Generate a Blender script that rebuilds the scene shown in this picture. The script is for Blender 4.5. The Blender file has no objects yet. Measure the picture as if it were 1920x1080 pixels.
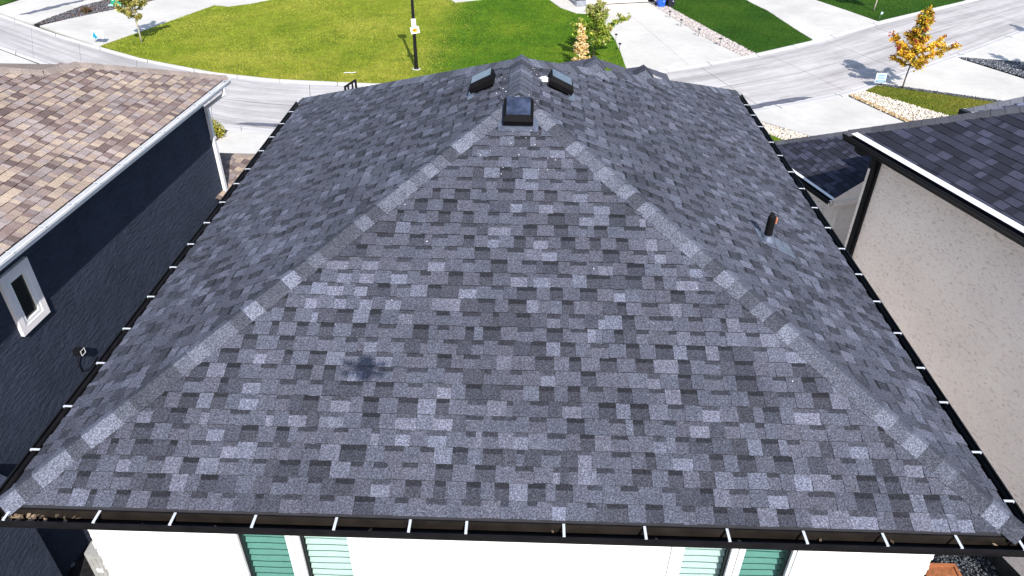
import bpy, math, random
import numpy as np
from mathutils import Vector, Matrix

# ------------------------------------------------------------------ camera, sky, sun, exposure
SC = bpy.context.scene
COL = SC.collection
def V(*a): return np.array(a, float)
def unit(v):
    v = np.array(v, float); return v / np.linalg.norm(v)

CAM = V(0.106, -3.783, 4.8149)
YAW, PITCH, ROLL, FPX = -0.0209, 0.5990, 0.0117, 1374.06
cy, sy, cp, sp = math.cos(YAW), math.sin(YAW), math.cos(PITCH), math.sin(PITCH)
FWD = V(sy*cp, cy*cp, -sp)
_r = V(cy, -sy, 0); _u = np.cross(_r, FWD)
RGT = _r*math.cos(ROLL) + _u*math.sin(ROLL)
UPV = -_r*math.sin(ROLL) + _u*math.cos(ROLL)
cam = bpy.data.cameras.new('camera'); camo = bpy.data.objects.new('camera', cam); COL.objects.link(camo)
cam.sensor_width = 36.0; cam.lens = FPX/1920*36; cam.clip_start = 0.05; cam.clip_end = 2000
camo.matrix_world = Matrix(((RGT[0], UPV[0], -FWD[0], CAM[0]), (RGT[1], UPV[1], -FWD[1], CAM[1]),
                            (RGT[2], UPV[2], -FWD[2], CAM[2]), (0, 0, 0, 1)))
SC.camera = camo

SUN = unit(V(-0.206, 0.744, -0.636))          # the way the light travels
world = bpy.data.worlds.new('World'); SC.world = world; world.use_nodes = True
wn = world.node_tree.nodes; wl = world.node_tree.links
bg = wn['Background']; bg.inputs['Strength'].default_value = 0.15
sky = wn.new('ShaderNodeTexSky'); sky.sky_type = 'NISHITA'; sky.sun_disc = False
sky.sun_elevation = math.asin(-SUN[2]); sky.sun_rotation = math.atan2(-SUN[0], -SUN[1])
wl.new(sky.outputs[0], bg.inputs['Color'])
sl = bpy.data.lights.new('sun', 'SUN'); sl.energy = 4.7; sl.angle = math.radians(0.45); sl.color = (1.0, 0.955, 0.90)
so = bpy.data.objects.new('sun', sl); COL.objects.link(so)
so.rotation_euler = Vector(SUN).to_track_quat('-Z', 'Y').to_euler(); so.location = (3, -12, 20)
SC.view_settings.view_transform = 'Standard'; SC.view_settings.look = 'None'
SC.view_settings.exposure = 0.62; SC.view_settings.gamma = 1.0; SC.view_settings.use_curve_mapping = False

rng = random.Random(7)

# ------------------------------------------------------------------ helpers: objects
def thing(name, label, cat, loc=(0, 0, 0), rz=0.0, group=None):
    o = bpy.data.objects.new(name, None); COL.objects.link(o); o.location = loc; o.rotation_euler = (0, 0, rz)
    o.empty_display_size = 0.3
    o['label'] = label; o['category'] = cat
    if group: o['group'] = group
    return o
def tag(o, label, cat, group=None):
    o['label'] = label; o['category'] = cat
    if group: o['group'] = group
    return o

class MB:
    """faces with a material slot, a tone (colour attribute) and optional uv"""
    def __init__(s): s.v = []; s.f = []; s.m = []; s.t = []; s.uv = {}
    def pt(s, p): s.v.append((float(p[0]), float(p[1]), float(p[2]))); return len(s.v)-1
    def face(s, pts, tone=(1, 1, 1), m=0, uv=None):
        i = [s.pt(p) for p in pts]; s.f.append(i); s.m.append(m); s.t.append(tone)
        if uv: s.uv[len(s.f)-1] = uv
    def box(s, c, h, tone=(1, 1, 1), m=0, ax=None):
        c = np.array(c, float)
        X, Y, Z = ax if ax is not None else (V(1, 0, 0), V(0, 1, 0), V(0, 0, 1))
        b = len(s.v)
        for sx in (-1, 1):
            for sy_ in (-1, 1):
                for sz in (-1, 1): s.pt(c + X*h[0]*sx + Y*h[1]*sy_ + Z*h[2]*sz)
        for q in ((0, 1, 3, 2), (4, 6, 7, 5), (0, 4, 5, 1), (2, 3, 7, 6), (0, 2, 6, 4), (1, 5, 7, 3)):
            s.f.append([b+k for k in q]); s.m.append(m); s.t.append(tone)
    def bx(s, x0, x1, y0, y1, z0, z1, **k):
        s.box(((x0+x1)/2, (y0+y1)/2, (z0+z1)/2), (abs(x1-x0)/2, abs(y1-y0)/2, abs(z1-z0)/2), **k)
    def tube(s, pts, rad, n=8, tone=(1, 1, 1), m=0, cap=True):
        pts = [np.array(p, float) for p in pts]
        if not hasattr(rad, '__len__'): rad = [rad]*len(pts)
        rings = []
        for i, p in enumerate(pts):
            d = unit(pts[min(i+1, len(pts)-1)] - pts[max(i-1, 0)])
            a = unit(np.cross(d, V(0, 0, 1) if abs(d[2]) < .9 else V(1, 0, 0))); b = np.cross(d, a)
            rings.append([s.pt(p + rad[i]*(a*math.cos(2*math.pi*k/n)+b*math.sin(2*math.pi*k/n))) for k in range(n)])
        for r0, r1 in zip(rings, rings[1:]):
            for k in range(n):
                s.f.append([r0[k], r0[(k+1) % n], r1[(k+1) % n], r1[k]]); s.m.append(m); s.t.append(tone)
        if cap:
            s.f.append(rings[0][::-1]); s.m.append(m); s.t.append(tone)
            s.f.append(list(rings[-1])); s.m.append(m); s.t.append(tone)
    def prism(s, poly, z0, z1, tone=(1, 1, 1), m=0, bottom=False, uvf=None):
        p = [tuple(q[:2]) for q in poly]
        a = sum(p[i][0]*p[(i+1) % len(p)][1]-p[(i+1) % len(p)][0]*p[i][1] for i in range(len(p)))
        if a < 0: p = p[::-1]
        s.face([(x, y, z1) for x, y in p], tone, m, [uvf(x, y) for x, y in p] if uvf else None)
        for i in range(len(p)):
            q, r = p[i], p[(i+1) % len(p)]
            s.face([(q[0], q[1], z0), (r[0], r[1], z0), (r[0], r[1], z1), (q[0], q[1], z1)], tone, m)
        if bottom: s.face([(x, y, z0) for x, y in p[::-1]], tone, m)
    def extrude(s, prof, A, B, n1, n2, tone=(1, 1, 1), m=0):
        """closed profile [(a,b)] (a along n1, b along n2) run from A to B"""
        A, B, n1, n2 = [np.array(q, float) for q in (A, B, n1, n2)]
        ra = [s.pt(A+n1*a+n2*b) for a, b in prof]; rb = [s.pt(B+n1*a+n2*b) for a, b in prof]
        n = len(prof)
        for k in range(n):
            s.f.append([ra[k], ra[(k+1) % n], rb[(k+1) % n], rb[k]]); s.m.append(m); s.t.append(tone)
        s.f.append(ra[::-1]); s.m.append(m); s.t.append(tone); s.f.append(rb); s.m.append(m); s.t.append(tone)
    def build(s, name, mats, parent=None, kind=None, origin=None, smooth=False, fix=True):
        me = bpy.data.meshes.new(name)
        v = np.array(s.v, float)
        if origin is not None: v = v - np.array(origin, float)
        elif parent is not None:
            o = np.zeros(3); p = parent
            while p is not None: o += np.array(p.location); p = p.parent
            v = v - o
        me.from_pydata(v.tolist(), [], s.f)
        for m_ in (mats if isinstance(mats, (list, tuple)) else [mats]): me.materials.append(m_)
        me.polygons.foreach_set('material_index', s.m)
        at = me.attributes.new('tone', 'FLOAT_COLOR', 'FACE')
        t = np.ones((len(s.f), 4)); t[:, :3] = np.array(s.t); at.data.foreach_set('color', t.ravel())
        if s.uv:
            u = me.uv_layers.new(name='UVMap')
            for fi, uv in s.uv.items():
                for li, q in zip(me.polygons[fi].loop_indices, uv): u.data[li].uv = q
        if smooth: me.polygons.foreach_set('use_smooth', [True]*len(s.f))
        me.update()
        if fix and len(s.f) < 4000:
            import bmesh
            bm = bmesh.new(); bm.from_mesh(me); bmesh.ops.remove_doubles(bm, verts=bm.verts, dist=1e-5)
            bmesh.ops.recalc_face_normals(bm, faces=bm.faces); bm.to_mesh(me); bm.free()
        o = bpy.data.objects.new(name, me); COL.objects.link(o)
        if parent is not None: o.parent = parent
        elif origin is not None: o.location = origin
        if kind: o['kind'] = kind
        return o
def fast_mesh(name, verts, faces, tones, mat, parent=None, kind=None, origin=None):
    """many equal-sided faces from numpy arrays"""
    me = bpy.data.meshes.new(name); verts = np.asarray(verts, float)
    if origin is not None: verts = verts - np.array(origin, float)
    nf, k = faces.shape
    me.vertices.add(len(verts)); me.vertices.foreach_set('co', verts.ravel())
    me.loops.add(nf*k); me.loops.foreach_set('vertex_index', faces.ravel().astype(np.int32))
    me.polygons.add(nf); me.polygons.foreach_set('loop_start', np.arange(0, nf*k, k, dtype=np.int32))
    me.materials.append(mat)
    at = me.attributes.new('tone', 'FLOAT_COLOR', 'FACE')
    t = np.ones((nf, 4)); t[:, :3] = tones; at.data.foreach_set('color', t.ravel())
    me.update(calc_edges=True); me.validate()
    o = bpy.data.objects.new(name, me); COL.objects.link(o)
    if parent is not None: o.parent = parent
    if origin is not None: o.location = origin
    if kind: o['kind'] = kind
    return o

# ------------------------------------------------------------------ helpers: materials
class NT:
    def __init__(s, name):
        s.mat = bpy.data.materials.new(name); s.mat.use_nodes = True
        s.t = s.mat.node_tree; s.n = s.t.nodes; s.l = s.t.links; s.b = s.n['Principled BSDF']
        s.b.inputs['Specular IOR Level'].default_value = 0.25
    def new(s, k, **kw):
        n = s.n.new(k)
        for a, b in kw.items(): setattr(n, a, b)
        return n
    def link(s, a, b): s.l.new(a, b)
    def pos(s, scale=(1, 1, 1), rot=(0, 0, 0), uv=False):
        if uv: src = s.new('ShaderNodeUVMap').outputs[0]
        else: src = s.new('ShaderNodeTexCoord').outputs['Object']
        m = s.new('ShaderNodeMapping'); m.inputs['Scale'].default_value = scale; m.inputs['Rotation'].default_value = rot
        s.link(src, m.inputs[0]); return m.outputs[0]
    def noise(s, vec, scale, detail=3, rough=.55, dist=0):
        n = s.new('ShaderNodeTexNoise'); s.link(vec, n.inputs['Vector'])
        n.inputs['Scale'].default_value = scale; n.inputs['Detail'].default_value = detail
        n.inputs['Roughness'].default_value = rough; n.inputs['Distortion'].default_value = dist
        return n.outputs['Fac']
    def ramp(s, fac, stops):
        r = s.new('ShaderNodeValToRGB'); e = r.color_ramp.elements
        while len(e) < len(stops): e.new(.5)
        for i, (p, c) in enumerate(stops):
            e[i].position = p; e[i].color = (c, c, c, 1) if not hasattr(c, '__len__') else (*c, 1)
        s.link(fac, r.inputs[0]); return r.outputs[0]
    def mul(s, a, b, fac=1.0, mode='MULTIPLY'):
        m = s.new('ShaderNodeMix', data_type='RGBA', blend_type=mode); m.inputs[0].default_value = fac
        for q, i in ((a, 6), (b, 7)):
            if hasattr(q, 'node'): s.link(q, m.inputs[i])
            else: m.inputs[i].default_value = (*q, 1)
        return m.outputs[2]
    def mixf(s, fac, a, b):
        m = s.new('ShaderNodeMix', data_type='RGBA'); s.link(fac, m.inputs[0])
        for q, i in ((a, 6), (b, 7)):
            if hasattr(q, 'node'): s.link(q, m.inputs[i])
            else: m.inputs[i].default_value = (*q, 1)
        return m.outputs[2]
    def bump(s, h, strength, dist):
        b = s.new('ShaderNodeBump'); b.inputs['Strength'].default_value = strength; b.inputs['Distance'].default_value = dist
        s.link(h, b.inputs['Height']); s.link(b.outputs[0], s.b.inputs['Normal'])
    def col(s, c):
        if hasattr(c, 'node'): s.link(c, s.b.inputs['Base Color'])
        else: s.b.inputs['Base Color'].default_value = (*c, 1)
    def tone(s): return s.new('ShaderNodeAttribute', attribute_name='tone').outputs['Color']
    def done(s, rough=.8, metal=0, spec=None):
        s.b.inputs['Roughness'].default_value = rough; s.b.inputs['Metallic'].default_value = metal
        if spec is not None: s.b.inputs['Specular IOR Level'].default_value = spec
        return s.mat

def m_shingle(name, gran=(.45, 1.75)):
    a = NT(name); p = a.pos()
    g = a.noise(p, 75, 2, .75); g2 = a.noise(p, 190, 1, .6)
    c = a.mul(a.tone(), a.ramp(g, [(.34, gran[0]), (.5, .9), (.66, gran[1])]))
    c = a.mul(c, a.ramp(g2, [(.35, .72), (.65, 1.3)]))
    c = a.mul(c, a.ramp(a.noise(p, 1.1, 4), [(.3, .86), (.7, 1.13)]))
    a.col(c); a.bump(g, .5, .004); return a.done(.92, spec=.2)
def m_stucco(name, col, scale=26, strength=.6, dist=.012, stretch=(1, 1, 1), rot=(0, 0, 0), var=.12):
    a = NT(name); p = a.pos(stretch, rot)
    h = a.noise(p, scale, 6, .62, .6); p2 = a.pos()
    c = a.mul(col, a.ramp(a.noise(p2, 1.3, 5), [(.3, 1-var), (.7, 1+var*.6)]))
    c = a.mul(c, a.ramp(h, [(.3, .8), (.55, 1.05)]))
    a.col(c); a.bump(h, strength, dist); return a.done(.9, spec=.15)
def m_plain(name, col, rough=.5, metal=0, spec=.4, var=.15, nscale=7, bump=0):
    a = NT(name); p = a.pos()
    n = a.noise(p, nscale, 5)
    a.col(a.mul(col, a.ramp(n, [(.3, 1-var), (.7, 1+var)])))
    if bump: a.bump(a.noise(p, nscale*12, 3), bump, .004)
    return a.done(rough, metal, spec)
def m_tone(name, rough=.8, spec=.2, var=.2, nscale=30, bump=0):
    a = NT(name); p = a.pos()
    n = a.noise(p, nscale, 3)
    a.col(a.mul(a.tone(), a.ramp(n, [(.3, 1-var), (.7, 1+var)])))
    if bump: a.bump(n, bump, .01)
    return a.done(rough, 0, spec)
def m_concrete(name, col, streak=None, stain=.17):
    a = NT(name); p = a.pos()
    c = a.mul(col, a.ramp(a.noise(p, .35, 6, .6), [(.3, 1-stain), (.68, 1.05)]))
    c = a.mul(c, a.ramp(a.noise(p, 2.3, 6, .65, .6), [(.3, .93), (.7, 1.04)]))
    c = a.mul(c, a.ramp(a.noise(p, 60, 2), [(.3, .93), (.7, 1.05)]))
    if streak:
        u = a.pos((.22, 5.5, 1), uv=True)
        c = a.mul(c, a.ramp(a.noise(u, 1.6, 6, .62, .5), [(.30, 1-streak), (.56, 1.0)]))
        u2 = a.pos((.05, .95, 1), uv=True)
        c = a.mul(c, a.ramp(a.noise(u2, 1.3, 3, .55), [(.36, (.74, .73, .74)), (.58, 1.0)]))
        u3 = a.pos((.5, 22, 1), uv=True)
        c = a.mul(c, a.ramp(a.noise(u3, 1.0, 4, .7), [(.26, .8), (.42, 1.0)]))
    a.col(c); a.bump(a.noise(p, 90, 3), .25, .004); return a.done(.88, spec=.2)
def m_grass(name, cols, stripe=None):
    a = NT(name); p = a.pos()
    f = a.noise(p, .55, 6, .65, .4)
    c = a.ramp(f, [(.3, cols[0]), (.5, cols[1]), (.7, cols[2])])
    c = a.mul(c, a.ramp(a.noise(p, 9, 5, .7), [(.3, .62), (.68, 1.3)]))
    c = a.mul(c, a.ramp(a.noise(p, 55, 2, .7), [(.3, .6), (.7, 1.35)]))
    if stripe:
        m = a.pos((stripe[1], stripe[1], 1), (0, 0, stripe[0]))
        w = a.new('ShaderNodeTexWave'); a.link(m, w.inputs[0]); w.inputs['Scale'].default_value = 1; w.inputs['Distortion'].default_value = 1.2
        w.inputs['Detail Scale'].default_value = 1.5
        c = a.mul(c, a.ramp(w.outputs['Fac'], [(.2, .80), (.6, 1.08)]))
    a.col(c); a.bump(a.noise(p, 70, 3), .9, .03); return a.done(.9, spec=.1)

M = {}
M['shingle'] = m_shingle('charcoal_shingle', (.45, 1.7))
M['shingle_brown'] = m_shingle('brown_shingle', (.7, 1.32))
M['shingle_far'] = m_shingle('slate_shingle', (.72, 1.3))
M['deck'] = m_plain('roof_felt', (.03, .03, .035), .95, spec=.1)
M['white_stucco'] = m_stucco('white_stucco', (.84, .83, .81), 30, .45, .012)
M['navy_stucco'] = m_stucco('navy_stucco', (.040, .049, .078), 14, 1.0, .05, (1, .42, 1.3), (.65, 0, 0), .2)
M['beige_stucco'] = m_stucco('beige_stucco', (.96, .835, .75), 21, 1.0, .04, (1, .5, 1.3), (.55, 0, 0), .06)
for n_ in M['beige_stucco'].node_tree.nodes:
    if n_.type == 'VALTORGB' and abs(n_.color_ramp.elements[0].position-.3) < 1e-4 and abs(n_.color_ramp.elements[1].position-.55) < 1e-4:
        n_.color_ramp.elements[0].position = .37; n_.color_ramp.elements[1].position = .44; n_.color_ramp.elements[0].color = (.80, .77, .74, 1)
M['black_metal'] = m_plain('black_metal', (.007, .007, .009), .45, 0, .25, .3)
M['brown_black'] = m_plain('brown_black_metal', (.0075, .007, .008), .5, 0, .15, .35)
M['fascia'] = m_plain('brown_fascia', (.015, .012, .010), .45, 0, .3, .4, 5)
M['white_metal'] = m_plain('white_metal', (.72, .72, .73), .4, 0, .4, .06)
M['strap'] = m_plain('strap_metal', (.50, .52, .56), .45, 0, .4, .06)
M['grey_metal'] = m_plain('grey_galvanised', (.30, .32, .37), .42, .5, .5, .3, 12)
M['trim'] = m_plain('white_trim', (.80, .80, .80), .5, 0, .3, .04)
M['pinkish_trim'] = m_plain('painted_trim', (.80, .76, .77), .6, 0, .3, .06, 4, .1)
M['vent_top'] = m_plain('vent_top_sky_sheen', (.035, .045, .08), .22, 0, .7, .7, 9)  # blue sky reflection painted into the top plate's base colour
M['vent_black'] = m_plain('vent_black', (.004, .004, .005), .6, 0, .06, .3)
M['lead'] = m_plain('flashing', (.10, .115, .16), .38, .3, .5, .3, 14)
M['copper'] = m_plain('copper', (.75, .30, .16), .35, .6, .5, .2)
M['rubber'] = m_plain('black_pipe', (.006, .006, .007), .6, 0, .1, .3)
M['blind'] = m_plain('blind_slat', (.55, .58, .57), .6, 0, .2, .05)
M['slat_gap_shade'] = m_plain('blind_gap_shade', (.12, .16, .15), .7, 0, .2, .1)
M['room'] = m_plain('dark_room', (.05, .05, .05), .9)
M['concrete'] = m_concrete('drive_concrete', (.53, .51, .475))
M['road'] = m_concrete('road_concrete', (.50, .475, .465), streak=.30)
M['kerb'] = m_concrete('kerb_concrete', (.52, .505, .495), stain=.16)
M['wet'] = m_plain('damp_concrete', (.10, .098, .12), .55, 0, .4, .35, 3)
M['soil'] = m_plain('soil', (.10, .088, .075), .95, 0, .1, .4, 5, .6)
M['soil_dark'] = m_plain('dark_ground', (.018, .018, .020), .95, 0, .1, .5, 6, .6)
M['grass_dry'] = m_grass('grass_dry', ((.115, .155, .016), (.20, .215, .026), (.28, .25, .05)))
M['grass_green'] = m_grass('grass_green', ((.050, .120, .007), (.085, .175, .010), (.15, .215, .016)), (.62, 1.9))
M['grass_deep'] = m_grass('grass_deep', ((.020, .060, .006), (.032, .088, .009), (.06, .115, .012)))
a = NT('grass_two_lawns'); p = a.pos()
def gcol(cols):
    c = a.ramp(a.noise(p, .5, 6, .66, .5), [(.3, cols[0]), (.5, cols[1]), (.7, cols[2])])
    return c
dry = gcol(((.095, .155, .010), (.20, .25, .020), (.30, .31, .042))); grn = gcol(((.035, .105, .005), (.075, .165, .008), (.16, .225, .014)))
mp = a.pos((1.9, 1.9, 1), (0, 0, .62)); w = a.new('ShaderNodeTexWave'); a.link(mp, w.inputs[0]); w.inputs['Scale'].default_value = 1; w.inputs['Distortion'].default_value = 1.6; w.inputs['Detail Scale'].default_value = 1.5
grn = a.mul(grn, a.ramp(w.outputs['Fac'], [(.15, .62), (.6, 1.12)]))
sx = a.new('ShaderNodeSeparateXYZ'); a.link(p, sx.inputs[0])
def lin(sock, lo, hi, nz=0):
    m1 = a.new('ShaderNodeMath', operation='MULTIPLY_ADD'); a.link(a.noise(p, .8, 4), m1.inputs[0]); m1.inputs[1].default_value = nz; a.link(sock, m1.inputs[2])
    m = a.new('ShaderNodeMapRange'); m.interpolation_type = 'SMOOTHSTEP'; a.link(m1.outputs[0], m.inputs[0]); m.inputs[1].default_value = lo; m.inputs[2].default_value = hi; return m.outputs[0]
c = a.mixf(lin(sx.outputs[0], -4.6, -2.6, 2.0), dry, grn)
near = a.mul(c, (1.35, 1.12, 1.5)); c = a.mixf(lin(sx.outputs[1], 28.5, 34.5, 3.0), near, c)
c = a.mul(c, a.ramp(a.noise(p, 2.6, 4, .6), [(.3, .74), (.66, 1.12)])); c = a.mul(c, a.ramp(a.noise(p, 9, 5, .7), [(.3, .55), (.68, 1.25)])); c = a.mul(c, a.ramp(a.noise(p, 55, 2, .7), [(.3, .55), (.7, 1.35)]))
a.col(c); a.bump(a.noise(p, 70, 3), .9, .03); M['grass_mix'] = a.done(.9, spec=.1)
M['blade'] = m_tone('grass_blade', .8, .1, .2, 4)
M['stone'] = m_tone('stone', .85, .2, .25, 40, .3)
M['bark_pale'] = m_plain('pale_bark', (.36, .32, .27), .9, 0, .1, .25, 20, .5)
M['bark'] = m_plain('grey_bark', (.12, .095, .075), .9, 0, .1, .3, 20, .5)
a = NT('leaf'); a.col(a.tone()); a.b.inputs['Subsurface Weight'].default_value = 0
tr = a.new('ShaderNodeBsdfTranslucent'); mx = a.new('ShaderNodeMixShader'); mx.inputs[0].default_value = .35
a.link(a.tone(), tr.inputs[0]); a.link(a.b.outputs[0], mx.inputs[1]); a.link(tr.outputs[0], mx.inputs[2])
a.link(mx.outputs[0], a.n['Material Output'].inputs[0]); M['leaf'] = a.done(.6, spec=.25)
M['paint'] = m_tone('printed_panel', .5, .3, .03, 8)
M['plastic'] = m_tone('bin_plastic', .45, .4, .1, 8)
def m_glass(name, tint, refl=.12):
    a = NT(name); o = a.n['Material Output']
    t = a.new('ShaderNodeBsdfTransparent'); t.inputs[0].default_value = (*tint, 1)
    g = a.new('ShaderNodeBsdfGlossy'); g.inputs['Roughness'].default_value = .02
    f = a.new('ShaderNodeLayerWeight'); f.inputs[0].default_value = .12
    m = a.new('ShaderNodeMixShader'); a.link(f.outputs[1], m.inputs[0]); a.link(t.outputs[0], m.inputs[1]); a.link(g.outputs[0], m.inputs[2])
    a.link(m.outputs[0], o.inputs[0]); return a.mat
M['glass_mint'] = m_glass('mint_glass', (.925, .992, .975))
M['glass_teal'] = m_glass('screened_glass', (.66, .82, .79))
M['glass_dark'] = m_plain('dark_glass', (.004, .006, .006), .06, 0, .5, .1)

# ------------------------------------------------------------------ helper: shingled roof planes
def strip_spans(poly, v):
    xs = []
    for i in range(len(poly)):
        (u0, v0), (u1, v1) = poly[i], poly[(i+1) % len(poly)]
        if (v0 <= v) != (v1 <= v): xs.append(u0+(u1-u0)*(v-v0)/(v1-v0))
    xs.sort(); return [(xs[i], xs[i+1]) for i in range(0, len(xs)-1, 2)]
def in_frame_size(P):
    d = P-CAM; z = d @ FWD
    if z < .2: return 0
    x = 960+FPX*(d @ RGT)/z; y = 540-FPX*(d @ UPV)/z
    if x < -5 or x > 1925 or y < -5 or y > 1085: return 0
    return 1/(z*z)
def shingle_pieces(O, U, VV, poly, palette, expo=.143, w=(.105, .172), base=.006, raised=.009, band=True, seed=0):
    """list of (score, draw(mb)) for every visible tab of a plane; O + U*u + VV*v, VV up the slope"""
    R = random.Random(seed); O, U, VV = np.array(O, float), unit(U), unit(VV); N = unit(np.cross(U, VV))
    if N[2] < 0: N = -N
    vmax = max(p[1] for p in poly); out = []; k = 0
    sags = [R.uniform(-.003, .003) for _ in range(200)]
    while k*expo < vmax-.02:
        v0 = k*expo; v1 = min((k+1)*expo, vmax-.001); vm = (v0+v1)/2
        for (a, b) in strip_spans(poly, vm):
            lo = [s for s in strip_spans(poly, v0+1e-4)]; hi = [s for s in strip_spans(poly, v1-1e-4)]
            def near(sp, i, q):
                c = [s[i] for s in sp]; c = [x for x in c if abs(x-q) < .5]; return min(c, key=lambda x: abs(x-q)) if c else q
            u = a - R.uniform(0, .1); up = R.random() < .5
            while u < b:
                wd = R.uniform(*w) * (1.3 if R.random() < .10 else 1) * (.5 if R.random() < .12 else 1)
                ua, ub = max(u, a), min(u+wd, b)
                first, last = ua <= a+1e-6, ub >= b-1e-6
                if ub-ua > .012:
                    ua0, ua1 = (near(lo, 0, a), near(hi, 0, a)) if first else (ua, ua)
                    ub0, ub1 = (near(lo, 1, b), near(hi, 1, b)) if last else (ub, ub)
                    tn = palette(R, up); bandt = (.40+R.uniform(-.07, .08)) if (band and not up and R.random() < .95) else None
                    h = base+(raised if up else 0)+R.uniform(-.0008, .0012)
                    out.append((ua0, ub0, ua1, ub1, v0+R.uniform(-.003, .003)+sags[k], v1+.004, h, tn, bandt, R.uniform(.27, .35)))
                u += wd; up = not up
        k += 1
    res = []
    for t in out:
        def draw(mb, t=t):
            ua0, ub0, ua1, ub1, v0, v1, h, tn, bd, bf = t
            P = lambda u, v, n: O+U*u+VV*v+N*n
            ht = .0015
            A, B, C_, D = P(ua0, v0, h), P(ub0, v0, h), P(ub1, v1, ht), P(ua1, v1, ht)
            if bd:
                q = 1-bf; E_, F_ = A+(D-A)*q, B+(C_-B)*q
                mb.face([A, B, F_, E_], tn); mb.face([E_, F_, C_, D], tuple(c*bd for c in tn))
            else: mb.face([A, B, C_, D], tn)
            e = tuple(c*.32+.004 for c in tn)
            A0, B0 = P(ua0, v0, -.002), P(ub0, v0, -.002)
            mb.face([A0, B0, B, A], e)
            D0, C0 = P(ua1, v1, -.002), P(ub1, v1, -.002)
            mb.face([A0, A, D, D0], e); mb.face([B0, C0, C_, B], e)
        c = O+U*((t[0]+t[1])/2)+VV*t[4]
        res.append((in_frame_size(c)*(t[1]-t[0]), draw))
    return res
def lay_shingles(pieces, mat, roof, limit=300):
    pieces = sorted(pieces, key=lambda q: -q[0])
    n = 0
    for s, d in pieces[:limit]:
        if s <= 0: break
        mb = MB(); d(mb); mb.build('shingle', mat, roof, fix=False); n += 1
    mb = MB()
    for s, d in pieces[n:]: d(mb)
    if mb.f: mb.build('shingle_field', mat, roof, kind='stuff')
def hip_caps(A, B, w1, w2, N1, N2, palette, mat, roof, expo=.15, half=.138, seed=1, rise=.02, name='hip_cap', start=0.0):
    """caps from low end A to high end B; w1,w2 = unit directions down each side"""
    R = random.Random(seed); A, B = np.array(A, float), np.array(B, float); L = np.linalg.norm(B-A); h = (B-A)/L
    up = unit(N1+N2); s = start
    while s < L-.02:
        ln = min(expo+.012, L-s); tn = palette(R, True); mb = MB()
        j1, j2 = R.uniform(-.006, .006), R.uniform(-.006, .006); lift = R.uniform(.012, .017)
        def sec(q, z):
            c = A+h*q
            return [c+w1*(half+j1)+N1*(z*.8), c+w1*(half*.45)+unit(N1*2+up)*(z+rise*.62), c+up*(z+rise), c+w2*(half*.45)+unit(N2*2+up)*(z+rise*.62), c+w2*(half+j2)+N2*(z*.8)]
        a, b, g = sec(s, lift), sec(s+ln, .008), sec(s, -.004)
        for i in range(4):
            mb.face([a[i], a[i+1], b[i+1], b[i]], tn); mb.face([g[i], g[i+1], a[i+1], a[i]], tuple(c*.35 for c in tn))
        g2 = sec(s+ln, -.004); ed = tuple(c*.35 for c in tn)
        mb.face([g[0], a[0], b[0], g2[0]], ed); mb.face([g[4], g2[4], b[4], a[4]], ed)
        mb.build(name, mat, roof, fix=False); s += expo

def pal_main(R, up):
    r = R.random()
    if up: t = .108 if r < .15 else (.076 if r < .85 else .052)
    else: t = .122 if r < .18 else (.076 if r < .64 else .042)
    t *= R.uniform(.97, 1.19); k = R.uniform(-.02, .02)
    return (t*(.84+k), t*(.885-k*.3), t*(1.17-k))
def pal_cap(R, up):
    r = R.random(); t = .140 if r < .28 else (.098 if r < .66 else .058)
    t *= R.uniform(.9, 1.1); return (t*.85, t*.91, t*1.17)
def pal_brown(R, up):
    c = R.choice([(.29, .22, .185), (.35, .275, .22), (.27, .225, .215), (.18, .13, .118), (.135, .097, .09), (.31, .255, .24), (.23, .175, .158), (.37, .29, .225), (.21, .168, .16)])
    j = R.uniform(.88, 1.12); return tuple(x*j for x in c)
def pal_browncap(R, up):
    j = R.uniform(.85, 1.1); return (.25*j, .205*j, .18*j)
def pal_slate(R, up):
    r = R.random(); t = .022 if r < .4 else (.034 if r < .75 else .055)
    t *= R.uniform(.88, 1.12); return (t*.90, t*.95, t*1.45)
def pal_slatecap(R, up):
    t = .075*R.uniform(.85, 1.15); return (t*.95, t*.98, t*1.15)

GZ = -6.0
# ------------------------------------------------------------------ ground, road, drives, lawns
def resample(pts, n):
    pts = np.array(pts, float); idx = np.linspace(0, len(pts)-1, n); i = np.minimum(idx.astype(int), len(pts)-2); f = (idx-i)[:, None]
    return pts[i]*(1-f)+pts[i+1]*f
mb = MB(); mb.face([(-900, -700, -6.12), (900, -700, -6.12), (900, 1200, -6.12), (-900, 1200, -6.12)]); mb.build('ground', M['soil'], kind='structure')
FAR = [(-38, 44.3), (-29.7, 38.04), (-23.86, 33.93), (-18.5, 30.66), (-14.23, 28.77), (-11.09, 27.99), (-6.75, 27.67), (-1, 27.95), (4.66, 29.62), (7.03, 30.72), (11.4, 33.18), (14.93, 35.66), (20.03, 39.93), (27.41, 45.27), (36, 51.2)]
NEAR = [(-34.5, 38), (-26.02, 32.02), (-20.68, 28.47), (-15.9, 25.1), (-11.7, 22.5), (-9.3, 22.05), (-5.5, 21.9), (1, 22.3), (6.3, 23.7), (8.61, 24.9), (13.6, 27.35), (17.27, 30.15), (22.3, 34.1), (29.5, 40.2), (38, 47.3)]
NS = 113
F_ = resample(FAR, NS); N_ = resample(NEAR, NS)
def smooth(p, n=3):
    for _ in range(n):
        q = p.copy(); q[1:-1] = (p[:-2]+2*p[1:-1]+p[2:])/4; p = q
    return p
F_, N_ = smooth(F_, 6), smooth(N_, 6)
MID = (F_+N_)/2
arc = np.concatenate([[0], np.cumsum(np.linalg.norm(np.diff(MID, axis=0), axis=1))])
road = bpy.data.objects.new('road', None); COL.objects.link(road); road['kind'] = 'structure'
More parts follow.
